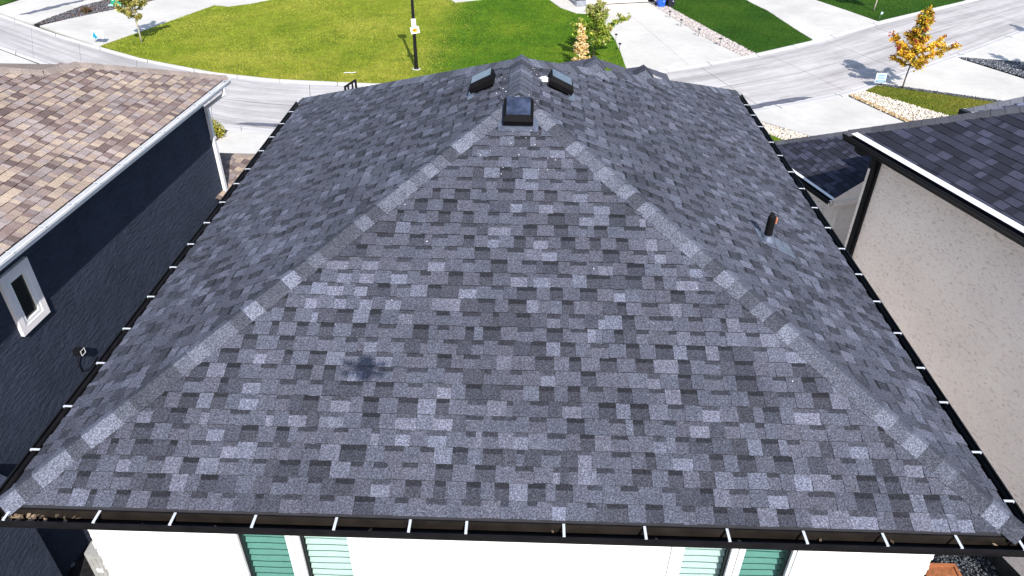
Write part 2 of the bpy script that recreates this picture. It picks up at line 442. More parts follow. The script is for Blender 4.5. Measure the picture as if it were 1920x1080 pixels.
def roadpt(i, f): # fractional station, cross fraction
    i = min(max(i, 0), NS-1.001); k = int(i); t = i-k
    a = N_[k]*(1-t)+N_[k+1]*t; b = F_[k]*(1-t)+F_[k+1]*t
    return a*(1-f)+b*f, arc[k]*(1-t)+arc[k+1]*t
cut = 0.0
while cut < arc[-1]-.5:
    e = min(cut+4.6, arc[-1])
    st = [np.interp(q, arc, np.arange(NS)) for q in np.linspace(cut+.010, e-.010, 6)]
    for lane in (0, 1):
        f0, f1 = (0.055, .4985) if lane == 0 else (.5015, .945)
        sh = rng.uniform(.93, 1.05); mb = MB(); z = -6.03+rng.uniform(-.002, .002)
        for i in range(5):
            p = []; uv = []
            for s_, f in ((st[i], f0), (st[i+1], f0), (st[i+1], f1), (st[i], f1)):
                q, L = roadpt(s_, f); p.append((q[0], q[1], z)); uv.append((L, f*6+lane*.0))
            mb.face(p, (sh, sh, sh), 0, uv)
        mb.build('concrete_slab', M['road'], road, fix=False)
    cut = e
kerb = bpy.data.objects.new('kerb', None); COL.objects.link(kerb); kerb['kind'] = 'structure'
for side in (0, 1):
    i0 = 0.0
    while i0 < NS-2:
        i1 = min(i0+5, NS-1.01); mb = MB(); n = 5
        prof = [(.058, -6.031), (.030, -6.033), (.012, -5.998), (-.004, -5.994), (-.045, -6.007)] if side == 0 else [(.942, -6.031), (.970, -6.033), (.988, -5.998), (1.004, -5.994), (1.03, -6.007)]
        ss = np.linspace(i0+.03, i1-.03, n)
        for a_, b_ in zip(ss, ss[1:]):
            for (f0, z0), (f1, z1) in zip(prof, prof[1:]):
                p00, p10, p11, p01 = roadpt(a_, f0)[0], roadpt(b_, f0)[0], roadpt(b_, f1)[0], roadpt(a_, f1)[0]
                q = [(*p00, z0), (*p10, z0), (*p11, z1), (*p01, z1)]
                mb.face(q if side else q[::-1])
        mb.build('kerb_stone', M['kerb'], kerb, fix=False); i0 = i1
def drive(name, quad, nu, nv, gap=.006, mat='concrete', z=GZ):
    o = bpy.data.objects.new(name, None); COL.objects.link(o); o['kind'] = 'structure'
    A, B, C_, D = [np.array(q, float) for q in quad]
    P = lambda u, v: (A*(1-u)+B*u)*(1-v)+(D*(1-u)+C_*u)*v
    lu, lv = np.linalg.norm(B-A), np.linalg.norm(D-A)
    for i in range(nu):
        for j in range(nv):
            u0, u1 = i/nu+gap/lu, (i+1)/nu-gap/lu; v0, v1 = j/nv+gap/lv, (j+1)/nv-gap/lv
            mb = MB(); mb.prism([P(u0, v0), P(u1, v0), P(u1, v1), P(u0, v1)], z-.1, z+rng.uniform(-.002, .002))
            mb.build('concrete_slab', M[mat], o)
    return o
def sheet(name, poly, mat, z, depth=.1, kind='structure'):
    mb = MB(); mb.prism(poly, z-depth, z); return mb.build(name, M[mat] if isinstance(mat, str) else mat, kind=kind)
drive('driveway', [(-26.3, 36.0), (-21.4, 32.55), (-15.9, 47.5), (-20.2, 47.5)], 2, 4)
sheet('path', [(-18.95, 40.9), (-17.7, 40.75), (-16.6, 41.6), (-15.84, 42.5), (-12, 46), (-12, 48), (-16.4, 47.5)], 'concrete', GZ-.004)
drive('driveway', [(-31.0, 39.2), (-26.85, 36.25), (-24.6, 47), (-29.5, 48)], 1, 3)
sheet('planting_bed', [(-26.75, 36.25), (-26.7, 37.4), (-26.2, 40.3), (-25.55, 41.9), (-24.5, 46.5), (-20.3, 46.9), (-22.6, 42.04), (-23.7, 40.02), (-26.3, 36.1)], 'soil_dark', GZ-.01)
LB = [(-1.9, 27.95), (-2.6, 28.5), (-3.73, 29.3), (-4.33, 32.36), (-5.1, 37.2), (-4.8, 40.7), (-4.1, 43.4)]
LAWN_A = [(-21.25, 32.55), (-18.5, 30.75), (-14.23, 28.87), (-11.09, 28.10), (-6.75, 27.78), (-4, 27.84)] + LB + [(-4.47, 42.64), (-4.9, 43.3), (-6, 46.5), (-12, 46), (-15.8, 42.45), (-16.7, 41.4), (-17.7, 40.7), (-18.65, 40.95)]
LAWN_A = [(-21.25, 32.55), (-18.5, 30.75), (-14.23, 28.87), (-11.09, 28.10), (-6.75, 27.78), (-4, 27.84)] + LB[:-1] + [(-4.55, 42.62), (-4.9, 43.3), (-6, 46.5), (-12, 46), (-15.8, 42.45), (-16.7, 41.4), (-17.7, 40.7), (-18.65, 40.95)]
LAWN_B = LB[::-1] + [(1.6, 28.75), (4.62, 29.72), (4.6, 32.89), (4.49, 35.51), (4.06, 38.89), (3.6, 40.37), (2.7, 40.5), (1.8, 41.8), (1.2, 43.7), (.2, 46.2), (-2.2, 46.2), (-2.9, 43.43), (-4.0, 43.0)]
LAWN_B = [p for p in LB[:-1]][::-1] + [(1.6, 28.75), (4.62, 29.72), (4.6, 32.89), (4.49, 35.51), (4.06, 38.89), (3.6, 40.37), (2.7, 40.5), (1.8, 41.8), (1.2, 43.7), (.2, 46.2), (-2.2, 46.2), (-2.9, 43.43), (-4.45, 42.58)]
sheet('lawn', LAWN_A, 'grass_mix', GZ+.012); sheet('lawn', LAWN_B, 'grass_mix', GZ+.012)
sheet('path', [(-4.85, 43.35), (-4.5, 42.72), (-2.95, 43.5), (-2.2, 46.4), (-6, 46.6)], 'concrete', GZ-.004)
drive('driveway', [(4.70, 29.85), (10.6, 32.72), (7.28, 43.5), (3.46, 42.45)], 2, 3)
sheet('path', [(1.24, 43.72), (1.84, 41.89), (2.74, 40.6), (3.62, 40.45), (3.40, 42.42), (2.5, 44.5), (.3, 46.2)], 'concrete', GZ-.004)
ROCK_A = [(10.6, 32.74), (11.3, 33.25), (9.87, 37.6), (8.4, 42.34), (8.0, 44.2), (7.3, 43.7), (7.66, 42.16), (9.3, 36.01)]
LAWN_C = [(11.35, 33.3), (14.9, 35.78), (14.15, 41.97), (13.4, 44.6), (12.9, 47.5), (7.9, 47.5), (8.1, 44.2), (8.45, 42.34), (9.92, 37.6)]
sheet('rock_bed', ROCK_A, 'soil', GZ-.01); sheet('lawn', LAWN_C, 'grass_deep', GZ+.012)
drive('driveway', [(15.0, 35.85), (19.92, 39.9), (16.8, 48.2), (13.0, 48)], 1, 3)
LAWN_D = [(19.97, 39.97), (27.41, 45.35), (26, 50), (17.0, 48.2), (17.95, 44.89)]
sheet('lawn', LAWN_D, 'grass_deep', GZ+.012)
sheet('lawn', [(-31.2, 39.5), (-29.8, 48.2), (-36, 49), (-38, 44.6)], 'grass_deep', GZ+.01)
# near side of the street
drive('driveway', [(8.75, 24.75), (13.8, 27.30), (16.4, 21.1), (13.4, 20.4)], 1, 2)
ROCK_B = [(8.85, 24.35), (9.0, 24.3), (10.75, 22.72), (13.38, 20.42), (12.6, 20.0), (9.69, 22.3), (8.95, 23.3)]
sheet('rock_bed', ROCK_B, 'soil', GZ-.008)
LAWN_E = [(8.8, 23.4), (9.69, 22.25), (12.6, 19.95), (10, 18.6), (6.5, 21.2), (7.6, 22.9)]
sheet('lawn', LAWN_E, 'grass_green', GZ+.012)
ROCK_C = [(13.86, 27.36), (14.77, 27.98), (17.13, 25.12), (19.0, 22.7), (16.5, 21.1), (15.14, 24.25)]
sheet('rock_bed', ROCK_C, 'soil', GZ-.008)
LAWN_F = [(14.82, 28.0), (15.6, 28.72), (19.75, 26.88), (22.6, 25.6), (19.05, 22.75), (17.18, 25.16)]
sheet('lawn', LAWN_F, 'grass_dry', GZ+.012)
BED_G = [(15.63, 28.78), (15.85, 28.98), (20.2, 27.02), (22.9, 25.85), (22.65, 25.62), (19.8, 26.9)]
sheet('planting_bed', BED_G, 'soil_dark', GZ-.008)
drive('driveway', [(15.95, 29.05), (21.2, 33.15), (24.2, 27.4), (22.85, 25.95)], 1, 2)
BED_H = [(21.28, 33.2), (22.92, 30.2), (24.25, 27.45), (26.5, 30.4), (24.15, 32.6)]
sheet('planting_bed', BED_H, 'soil_dark', GZ-.008)
drive('driveway', [(21.5, 33.4), (27.1, 37.95), (30, 34), (26.4, 30.6)], 2, 2)
sheet('driveway', [(-11.25, 22.2), (-5.0, 21.75), (-5.0, 16.6), (-10.9, 17.4), (-11.35, 21.0)], 'concrete', GZ)
sheet('driveway', [(-26.0, 31.8), (-15.6, 24.75), (-13.5, 22), (-21, 17), (-29, 25)], 'concrete', GZ)
sheet('planting_bed', [(-15.4, 24.7), (-11.9, 22.5), (-11.3, 22.2), (-11.4, 21.0), (-10.95, 17.4), (-13.4, 17.4), (-13.4, 21.9)], 'soil', GZ-.008)
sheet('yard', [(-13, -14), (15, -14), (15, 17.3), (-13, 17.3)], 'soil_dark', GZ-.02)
sheet('path', [(3.9, 5.5), (7.6, 5.5), (6.3, 9.5), (5.4, 12.6), (3.9, 12.6)], 'concrete', GZ)  # unseen pale concrete added to bounce sunlight onto the beige wall
# damp patches by the near kerb and a stained drive (real stains on the concrete)
def blob(name, pts, z, mat='wet', seed=0, jit=.05):
    R = random.Random(seed); P = []
    pts = [np.array(p, float) for p in pts]
    for i in range(len(pts)):
        a_, b_ = pts[i], pts[(i+1) % len(pts)]
        for k in range(6): P.append(a_+(b_-a_)*k/6+V(R.uniform(-jit, jit), R.uniform(-jit, jit)))
    mb = MB(); mb.face([(p[0], p[1], z) for p in P]); return mb.build(name, M[mat], kind='structure', fix=False)
blob('water_stain', [(8.4, 25.35), (9.3, 26.0), (11.1, 26.95), (12.0, 27.2), (12.3, 27.1), (11.2, 26.5), (9.9, 25.9), (8.9, 25.3)], -6.026, seed=3, jit=.03)
blob('water_stain', [(-9.2, 22.95), (-10.8, 23.1), (-11.3, 22.9), (-8.6, 22.5), (-6, 22.4), (-6, 22.8)], -6.026, seed=5, jit=.03)
blob('tyre_stain', [(-28.7, 38.0), (-28.2, 38.3), (-27.3, 40.3), (-26.6, 41.9), (-27.2, 41.5), (-28.2, 39.6)], GZ+.006, seed=6, jit=.10)

# loose stones, grass blades
def inpoly(poly, x, y):
    c = np.zeros(len(x), bool); n = len(poly)
    for i in range(n):
        (x0, y0), (x1, y1) = poly[i], poly[(i+1) % n]
        if y0 == y1: continue
        k = ((y0 > y) != (y1 > y)) & (x < (x1-x0)*(y-y0)/(y1-y0)+x0); c ^= k
    return c
def scatter(poly, n, seed):
    R = np.random.RandomState(seed); a = np.array(poly); lo, hi = a.min(0), a.max(0); X = []; Y = []; got = 0
    while got < n:
        x = R.uniform(lo[0], hi[0], n*2); y = R.uniform(lo[1], hi[1], n*2); k = inpoly(poly, x, y)
        X.append(x[k]); Y.append(y[k]); got += k.sum()
    return np.concatenate(X)[:n], np.concatenate(Y)[:n], R
OCT = np.array([(1, 0, 0), (-1, 0, 0), (0, 1, 0), (0, -1, 0), (0, 0, 1), (0, 0, -1)], float)
OF = np.array([(0, 2, 4), (2, 1, 4), (1, 3, 4), (3, 0, 4), (2, 0, 5), (1, 2, 5), (3, 1, 5), (0, 3, 5)])
def stones(name, poly, n, size, cols, seed, z=GZ):
    x, y, R = scatter(poly, n, seed)
    s = R.uniform(size[0], size[1], n); sc = R.uniform(.65, 1.2, (n, 3))*s[:, None]; sc[:, 2] *= .7
    ang = R.uniform(0, 6.28, n); tl = R.uniform(-.6, .6, n)
    v = OCT[None]*sc[:, None]*R.uniform(.75, 1.25, (n, 6, 1))
    c, s_ = np.cos(ang)[:, None], np.sin(ang)[:, None]
    vx, vy, vz = v[..., 0], v[..., 1], v[..., 2]
    vy, vz = vy*np.cos(tl)[:, None]-vz*np.sin(tl)[:, None], vy*np.sin(tl)[:, None]+vz*np.cos(tl)[:, None]
    w = np.stack([vx*c-vy*s_+x[:, None], vx*s_+vy*c+y[:, None], vz+z+R.uniform(0, .03, n)[:, None]], -1).reshape(-1, 3)
    f = (OF[None]+6*np.arange(n)[:, None, None]).reshape(-1, 3)
    t = np.array(cols)[R.randint(0, len(cols), n)]*R.uniform(.75, 1.15, (n, 1))
    return fast_mesh(name, w, f, np.repeat(t, 8, 0), M['stone'], kind='stuff')
WHITE = [(.60, .55, .48), (.72, .66, .58), (.45, .40, .34), (.52, .45, .35)]
BLACK = [(.035, .04, .05), (.06, .07, .085), (.09, .10, .12), (.025, .027, .033), (.16, .17, .19)]
stones('white_rocks', ROCK_A, 6500, (.035, .07), [(.46, .42, .40), (.55, .50, .48), (.30, .27, .26), (.38, .33, .31)], 1, GZ-.01)
stones('white_rocks', ROCK_B, 2600, (.03, .065), WHITE, 2, GZ-.01)
stones('white_rocks', ROCK_C, 5500, (.03, .065), WHITE, 3, GZ-.01)
stones('tan_rocks', [(13.86, 27.36), (14.05, 27.45), (15.35, 24.4), (16.7, 21.3), (16.5, 21.1), (15.14, 24.25)], 900, (.03, .055), [(.40, .27, .13), (.5, .36, .2), (.3, .2, .1)], 4, GZ+.01)
stones('black_gravel', BED_G, 2500, (.025, .045), BLACK, 5)
stones('black_gravel', BED_H, 12000, (.025, .05), BLACK+[(.3, .31, .34)], 6)
stones('black_gravel', [(-26.7, 36.35), (-26.65, 37.4), (-26.2, 40.3), (-25.55, 41.9), (-24.5, 46.5), (-20.4, 46.5), (-22.65, 42.04), (-23.75, 40.02), (-26.35, 36.2)], 16000, (.025, .05), BLACK+[(.10, .05, .04), (.14, .07, .05), (.2, .2, .21)], 7)
stones('grey_gravel', [(3.9, 2.2), (8.3, 2.2), (8.1, 4.6), (7.8, 5.4), (3.9, 5.4)], 16000, (.012, .026), BLACK+[(.10, .12, .15), (.15, .17, .2), (.05, .06, .07)], 8, GZ-.01)
stones('dark_mulch', [(-12.2, 22.3), (-11.35, 22.1), (-11.35, 20.6), (-12.4, 20.6)], 1200, (.02, .05), [(.11, .07, .06), (.16, .11, .10), (.07, .05, .05)], 9)
def blades(name, poly, n, cols, seed, h=(.03, .07), z=GZ+.012, w=.010, other=None):
    x, y, R = scatter(poly, n, seed); a = R.uniform(0, 6.28, n); hh = R.uniform(h[0], h[1], n); ww = R.uniform(.5, 1.4, n)*w
    lx, ly = R.normal(0, .025, n), R.normal(0, .025, n)
    dx, dy = np.cos(a)*ww, np.sin(a)*ww
    v = np.stack([np.stack([x-dx, y-dy, np.full(n, z-.005)], -1), np.stack([x+dx, y+dy, np.full(n, z-.005)], -1), np.stack([x+lx, y+ly, z+hh], -1)], 1).reshape(-1, 3)
    f = np.arange(3*n).reshape(-1, 3)
    k = np.sin(x*.7+seed)*np.cos(y*.6)+R.normal(0, .8, n); k = np.clip((k+2)/4, 0, .999)
    t = np.array(cols)[(k*len(cols)).astype(int)]*R.uniform(.7, 1.3, (n, 1))
    if other is not None:
        pr = np.clip((x+4.6+R.normal(0, .5, n))/2.0+.35, 0, 1); sel = R.uniform(0, 1, n) < pr
        t[sel] = (np.array(other)[(k*len(other)).astype(int)]*R.uniform(.7, 1.3, (n, 1)))[sel]
    return fast_mesh(name, v, f, t, M['blade'], kind='stuff')
DRY = [(.12, .18, .012), (.20, .25, .020), (.27, .28, .034), (.34, .32, .065)]
GRN = [(.05, .125, .008), (.08, .17, .010), (.11, .20, .012), (.18, .23, .02)]
DEEP = [(.018, .055, .006), (.03, .085, .008), (.05, .105, .011)]
blades('grass', LAWN_A, 90000, DRY, 11, other=GRN); blades('grass', LAWN_B, 50000, DRY, 12, other=GRN)
blades('grass', LAWN_C, 40000, DEEP, 13); blades('grass', LAWN_D, 25000, DEEP, 14)
blades('grass', LAWN_E, 12000, GRN, 15); blades('grass', LAWN_F, 26000, [(.06, .10, .012), (.10, .14, .016), (.17, .17, .03), (.22, .18, .05)], 16)

# ------------------------------------------------------------------ the grey-roofed house in front
W2 = 4.078; LC, LD, HR = 10.1746, 9.2993, 1.9912; RQ, FR = 5.4249, 4.1581
house = thing('house', 'white stucco house under the big charcoal shingled hip roof filling the middle', 'house', (0, 5, GZ))
def wall_bump(name, x0, x1, y0, y1, z0, z1, mat, parent, holes=()):
    pass
WX, WY = 3.77, .33
# rear wall with two window openings
WIN = [(-2.46, -1.40), (1.55, 2.57)]; WT, WB = -.50, -2.05
mb = MB()
xs = [-WX, WIN[0][0], WIN[0][1], WIN[1][0], WIN[1][1], WX]
for i in range(5):
    if i in (1, 3):
        mb.bx(xs[i], xs[i+1], WY, WY+.18, WT, -.10); mb.bx(xs[i], xs[i+1], WY, WY+.18, GZ-.05, WB)
    else: mb.bx(xs[i], xs[i+1], WY, WY+.18, GZ-.05, -.10)
mb.bx(-WX, -WX+.2, WY+.18, 8.9, GZ-.05, -.10); mb.bx(WX-.2, WX, WY+.18, 9.3, GZ-.05, -.10); mb.bx(-WX+.2, WX-.2, 8.7, 8.9, GZ-.05, -.10)
mb.build('wall', M['white_stucco'], house, fix=False)
# stucco grain standing proud on the wall's edge
R = random.Random(5); mb = MB()
for i in range(500):
    z = R.uniform(GZ, -.3); side = R.choice((-1, 1))
    mb.box((side*(WX+R.uniform(-.004, .004)), WY+R.uniform(0, .06), z), (R.uniform(.006, .016), .012, R.uniform(.008, .022)))
mb.build('stucco_grain', M['white_stucco'], house, kind='stuff', fix=False)
for (x0, x1), dark in zip(WIN, (0, 1)):
    y = WY
    mb = MB(); t = .085
    mb.bx(x0-t, x0, y-.022, y+.02, WB-t, WT+t); mb.bx(x1, x1+t, y-.022, y+.02, WB-t, WT+t)
    mb.bx(x0, x1, y-.022, y+.02, WT, WT+t); mb.bx(x0, x1, y-.022, y+.02, WB-t, WB)
    win = mb.build('window', M['trim'], house, fix=False)
    mb = MB(); xm = (x0+x1)/2; fr = .05
    for a_, b_ in ((x0, x0+.03), (xm-.06, xm-.006), (xm+.006, xm+.06), (x1-.03, x1)): mb.bx(a_, b_, y-.005, y+.075, WB, WT)
    for a_, b_ in ((x0+.03, xm-.06), (xm+.06, x1-.03)):
        mb.bx(a_, b_, y-.004, y+.074, WB, WB+.05); mb.bx(a_, b_, y-.004, y+.074, WT-.05, WT)
    mb.build('sash_frame', M['trim'], win, fix=False)
    for s, (a_, b_) in enumerate(((x0+.03, xm-.06), (xm+.06, x1-.03))):
        d = (s == 0) == (dark == 0)
        mb = MB(); mb.bx(a_+.001, b_-.001, y+.045, y+.051, WB+.05, WT-.05)
        mb.build('window_pane', M['glass_teal'] if d else M['glass_mint'], win, fix=False)
        # dark gasket on the outer side of each light
        mb = MB(); g = (a_, a_+.022) if dark == 0 else (b_-.022, b_)
        mb.bx(g[0], g[1], y+.030, y+.044, WB+.05, WT-.05); mb.build('gasket', M['black_metal'], win, fix=False)
        z = WT-.04; R = random.Random(s+3*dark)
        while z > WB+.02:
            mb = MB(); x_a, x_b = a_+.004, b_-.004; n = 6; tw = R.uniform(-.006, .006)
            for q in range(n):
                xa, xb = x_a+(x_b-x_a)*q/n, x_a+(x_b-x_a)*(q+1)/n
                za, zb = z+tw*q/n+.002*math.sin(q*1.3+z*9), z+tw*(q+1)/n+.002*math.sin((q+1)*1.3+z*9)
                mb.face([(xa, y+.105, za-.083), (xb, y+.105, zb-.083), (xb, y+.150, zb), (xa, y+.150, za)])
                mb.face([(xa, y+.1035, za-.076), (xb, y+.1035, zb-.076), (xb, y+.1035, zb-.087), (xa, y+.1035, za-.087)], m=1)  # dark strip painted in for the shade line between slats
            mb.build('blind_slat', [M['blind'], M['slat_gap_shade']], win, fix=False); z -= .092
    mb = MB(); mb.bx(x0, x1, y+.19, y+1.2, WB, WT+.1); mb.build('room_box', M['room'], win, fix=False)
# roof: deck + shingles + caps
P0 = [V(-W2, 0, 0), V(W2, 0, 0), V(W2, LC, 0), V(-W2, LD, 0), V(0, FR, HR), V(0, RQ, HR)]
mb = MB(); dz = V(0, 0, -.012)
for q in ((0, 1, 4), (1, 2, 5, 4), (2, 3, 5), (3, 0, 4, 5)): mb.face([P0[i]+dz for i in q])
for i in range(4):
    a_, b_ = P0[i], P0[(i+1) % 4]
    mb.face([a_+V(0, 0, -.2), b_+V(0, 0, -.2), b_+dz, a_+dz])
mb.face([P0[i]+V(0, 0, -.2) for i in (3, 2, 1, 0)])
roof = mb.build('roof', M['deck'], house)
nF = unit((0, -HR, FR)); nL_ = unit((-HR, 0, W2)); nR_ = unit((HR, 0, W2))
vF = unit((0, FR, HR)); sF = math.hypot(FR, HR); sS = math.hypot(W2, HR)
pieces = shingle_pieces((-W2, 0, 0), (1, 0, 0), vF, [(-.004, -.02), (2*W2+.004, -.02), (2*W2, 0), (W2, sF), (0, 0)][:5], pal_main, seed=11)
vL = unit((W2, 0, HR))
pieces += shingle_pieces((-W2, 0, 0), (0, 1, 0), vL, [(0, 0), (LD, 0), (RQ, sS), (FR, sS)], pal_main, seed=12)
vR = unit((-W2, 0, HR))
pieces += shingle_pieces((W2, 0, 0), (0, 1, 0), vR, [(0, 0), (LC, 0), (RQ, sS), (FR, sS)], pal_main, seed=13)
# far plane (faces the street)
uB = unit(P0[3]-P0[2]); mid = P0[2]+uB*((P0[5]-P0[2]) @ uB); vB = unit(P0[5]-mid); nB = unit(np.cross(uB, vB)); nB = nB if nB[2] > 0 else -nB
lB = np.linalg.norm(P0[3]-P0[2])
pieces += shingle_pieces(P0[2], uB, vB, [(0, 0), (lB, 0), ((P0[5]-P0[2]) @ uB, np.linalg.norm(P0[5]-mid))], pal_main, seed=14)
lay_shingles(pieces, M['shingle'], roof)
def caps(A, B, Na, Nb, pal, mat, roof, **k):
    h = unit(np.array(B)-np.array(A))
    def side(N, O):
        w = np.cross(h, N); w = unit(w)
        if w @ O > 0: w = -w        # away from the other plane
        return w
    wa = side(Na, Nb); wb = side(Nb, Na)
    # each side direction lies in its own plane and runs downhill
    wa = wa if wa[2] < 0 else -wa; wb = wb if wb[2] < 0 else -wb
    hip_caps(A, B, wa, wb, Na, Nb, pal, mat, roof, **k)
caps(P0[0], P0[4], nF, nL_, pal_cap, M['shingle'], roof, seed=21)
caps(P0[1], P0[4], nF, nR_, pal_cap, M['shingle'], roof, seed=22)
caps(P0[3], P0[5], nB, nL_, pal_cap, M['shingle'], roof, seed=23, half=.16)
caps(P0[2], P0[5], nB, nR_, pal_cap, M['shingle'], roof, seed=24, half=.16)
caps(P0[4]+V(0, -.05, .012), P0[5]+V(0, .12, .012), nL_, nR_, pal_cap, M['shingle'], roof, seed=25, half=.15, name='ridge_cap')
# two small street-side ridges that run into the far hip and drop away at once
for gi, (s_, zup) in enumerate(((.255, .11), (.47, .11))):
    q = P0[5]+(P0[2]-P0[5])*s_; top = q+V(0, .02, zup); k, k2, hw, h2 = .49, .72, 1.3, .55
    e = top+V(0, .25, 0); hy = (LC-RQ)/W2
    a1 = top+V(-hw, 0, -hw*k); b1 = V(top[0]-hw, e[1]+hw, top[2]-hw*k); a2 = top+V(h2, h2*hy+.03, -h2*k2); b2 = top+V(h2, .25+h2+.3, -h2*k2)
    mb = MB(); mb.face([top, e, b1, a1], (.075, .076, .10)); mb.face([e, top, a2, b2], (.075, .076, .10)); mb.face([e, b2, b1], (.06, .06, .085)); g = mb.build('gable_roof', M['shingle'], house, fix=False)
    n1, n2 = unit((-k, 0, 1)), unit((k2, 0, 1))
    caps(top+V(.10, -.30, -.155), top+V(0, -.02, 0), n1, n2, pal_cap, M['shingle'], g, seed=51+gi, half=.17, name='ridge_cap')
    caps(top+V(0, -.03, 0), e, n1, n2, pal_cap, M['shingle'], g, seed=61+gi, half=.17, name='ridge_cap')
# gutters
def gutter(A, B, out, parent, mat, w=.125, h=.11, lip=.006, inner=None, z=-.022):
    """open trough: floor, two walls with thickness, rolled lip; out = horizontal outward unit"""
    A, B, out = np.array(A, float), np.array(B, float), np.array(out, float); up = V(0, 0, 1)
    A = A+up*z; B = B+up*z
    prof = [(0, 0), (0, -h), (w*.72, -h), (w*.80, -h*.55), (w, -h*.35), (w, 0), (w-.014, 0), (w-.014, -.012), (w-.005, -.014), (w-.005, -h*.32), (w*.78, -h*.5), (w*.70, -h+.005), (.005, -h+.005), (.005, 0)]
    mb = MB(); mb.extrude(prof, A, B, out, up); return mb.build('gutter', mat, parent, fix=False)
G1 = gutter((-W2-.02, -.012, 0), (W2+.02, -.012, 0), (0, -1, 0), house, M['brown_black'], w=.135, h=.12)
G2 = gutter((-W2-.012, -.14, 0), (-W2-.012, LD, 0), (-1, 0, 0), house, M['brown_black'], w=.12)
G3 = gutter((W2+.012, -.14, 0), (W2+.012, LC, 0), (1, 0, 0), house, M['brown_black'], w=.12)
def back_plate(A, B, out, parent):
    A, B, out = [np.array(q, float) for q in (A, B, out)]; d = unit(B-A)
    mb = MB(); mb.box((A+B)/2+out*.009+V(0, 0, -.072), (np.linalg.norm(B-A)/2-.02, .003, .046), ax=(d, out, V(0, 0, 1))); mb.build('back_plate', M['fascia'], parent)
back_plate((-W2, -.012, 0), (W2, -.012, 0), (0, -1, 0), G1); back_plate((-W2-.012, 0, 0), (-W2-.012, LD, 0), (-1, 0, 0), G2); back_plate((W2+.012, 0, 0), (W2+.012, LC, 0), (1, 0, 0), G3)
def strap(c, ax, L, parent):
    mb = MB(); c = np.array(c, float)
    mb.box(c, (L/2, .0105, .002), ax=(ax, np.cross(V(0, 0, 1), ax), V(0, 0, 1)))
    mb.box(c+ax*(L/2-.006)+V(0, 0, -.008), (.002, .0105, .008), ax=(ax, np.cross(V(0, 0, 1), ax), V(0, 0, 1)))
    mb.build('hanger_strap', M['strap'], parent, fix=False)
for x in (-3.98, -3.26, -2.65, -2.0, -1.35, -.76, -.31, .46, 1.1, 1.75, 2.35, 2.97, 3.54, 4.02): strap((x, -.08, -.012), V(0, -1, 0), .12, G1)
for i in range(17): strap((-W2-.07, .06+i*.575+rng.uniform(-.06, .06), -.012), V(-1, 0, 0), .085, G2)
for i in range(18): strap((W2+.07, .35+i*.575+rng.uniform(-.06, .06), -.012), V(1, 0, 0), .085, G3)
# dry leaves lying in the gutter corner
R = random.Random(9); mb = MB()
for i in range(72):
    c = V((-W2+.02+abs(R.gauss(0, .25))) if i < 60 else R.uniform(-W2, W2), -.06+R.uniform(-.035, .035), -.09+R.uniform(0, .02)); s_ = R.uniform(.012, .03)
    a_ = unit((R.gauss(0, 1), R.gauss(0, 1), R.gauss(0, .4))); b_ = unit(np.cross(a_, (R.gauss(0, .3), R.gauss(0, .3), 1)))
    j = R.uniform(.4, 1.2); mb.face([c-a_*s_, c-b_*s_*.6, c+a_*s_, c+b_*s_*.6], (.34*j, .25*j, .17*j))
mb.build('gutter_debris', M['leaf'], G1, kind='stuff', fix=False)
# roof vents
def frame_on(N, upslope): # local axes on a roof plane
    y = unit(upslope); n = unit(N); x = np.cross(y, n); return x, y, n
def box_vent(c, N, up, sc=1.0):
    x, y, n = frame_on(N, up); c = np.array(c, float)
    root = bpy.data.objects.new('roof_vent', None); COL.objects.link(root); root.parent = roof
    L = lambda a_, b_, d: c+x*a_*sc+y*b_*sc+n*d*sc
    mb = MB(); mb.box(L(0, -.14, .014), (.275*sc, .135*sc, .004*sc), ax=(x, y, n)); mb.build('base_flange', M['lead'], root)
    # hood: a shallow truncated pyramid with an overhanging skirt
    mb = MB()
    b0 = [(-.205, -.20), (.205, -.20), (.205, .20), (-.205, .20)]; t0 = [(-.165, -.135), (.165, -.135), (.165, .195), (-.165, .195)]
    lo = [L(a_, b_, .055) for a_, b_ in b0]; md = [L(a_, b_, .125) for a_, b_ in b0]; tp = [L(a_, b_, .185) for a_, b_ in t0]
    for i in range(4):
        j = (i+1) % 4; mb.face([lo[i], lo[j], md[j], md[i]]); mb.face([md[i], md[j], tp[j], tp[i]])
    mb.face(tp); mb.face(lo[::-1]); mb.build('hood', M['vent_black'], root)
    mb = MB(); mb.box(L(0, .03, .188), (.163*sc, .163*sc, .002*sc), ax=(x, y, n)); mb.build('hood_top', M['vent_top'], root)
    mb = MB(); mb.box(L(0, 0, .03), (.15*sc, .15*sc, .026*sc), ax=(x, y, n)); mb.build('throat', M['vent_black'], root)
    return root
box_vent(V(-.005, 3.86, HR/FR*3.86)+nF*.004, nF, vF, .79)
box_vent(V(-.435, 5.00, HR*(1-.435/W2))+nL_*.004, nL_, vL, .80)
box_vent(V(.455, 5.03, HR*(1-.455/W2))+nR_*.004, nR_, vR, .80)
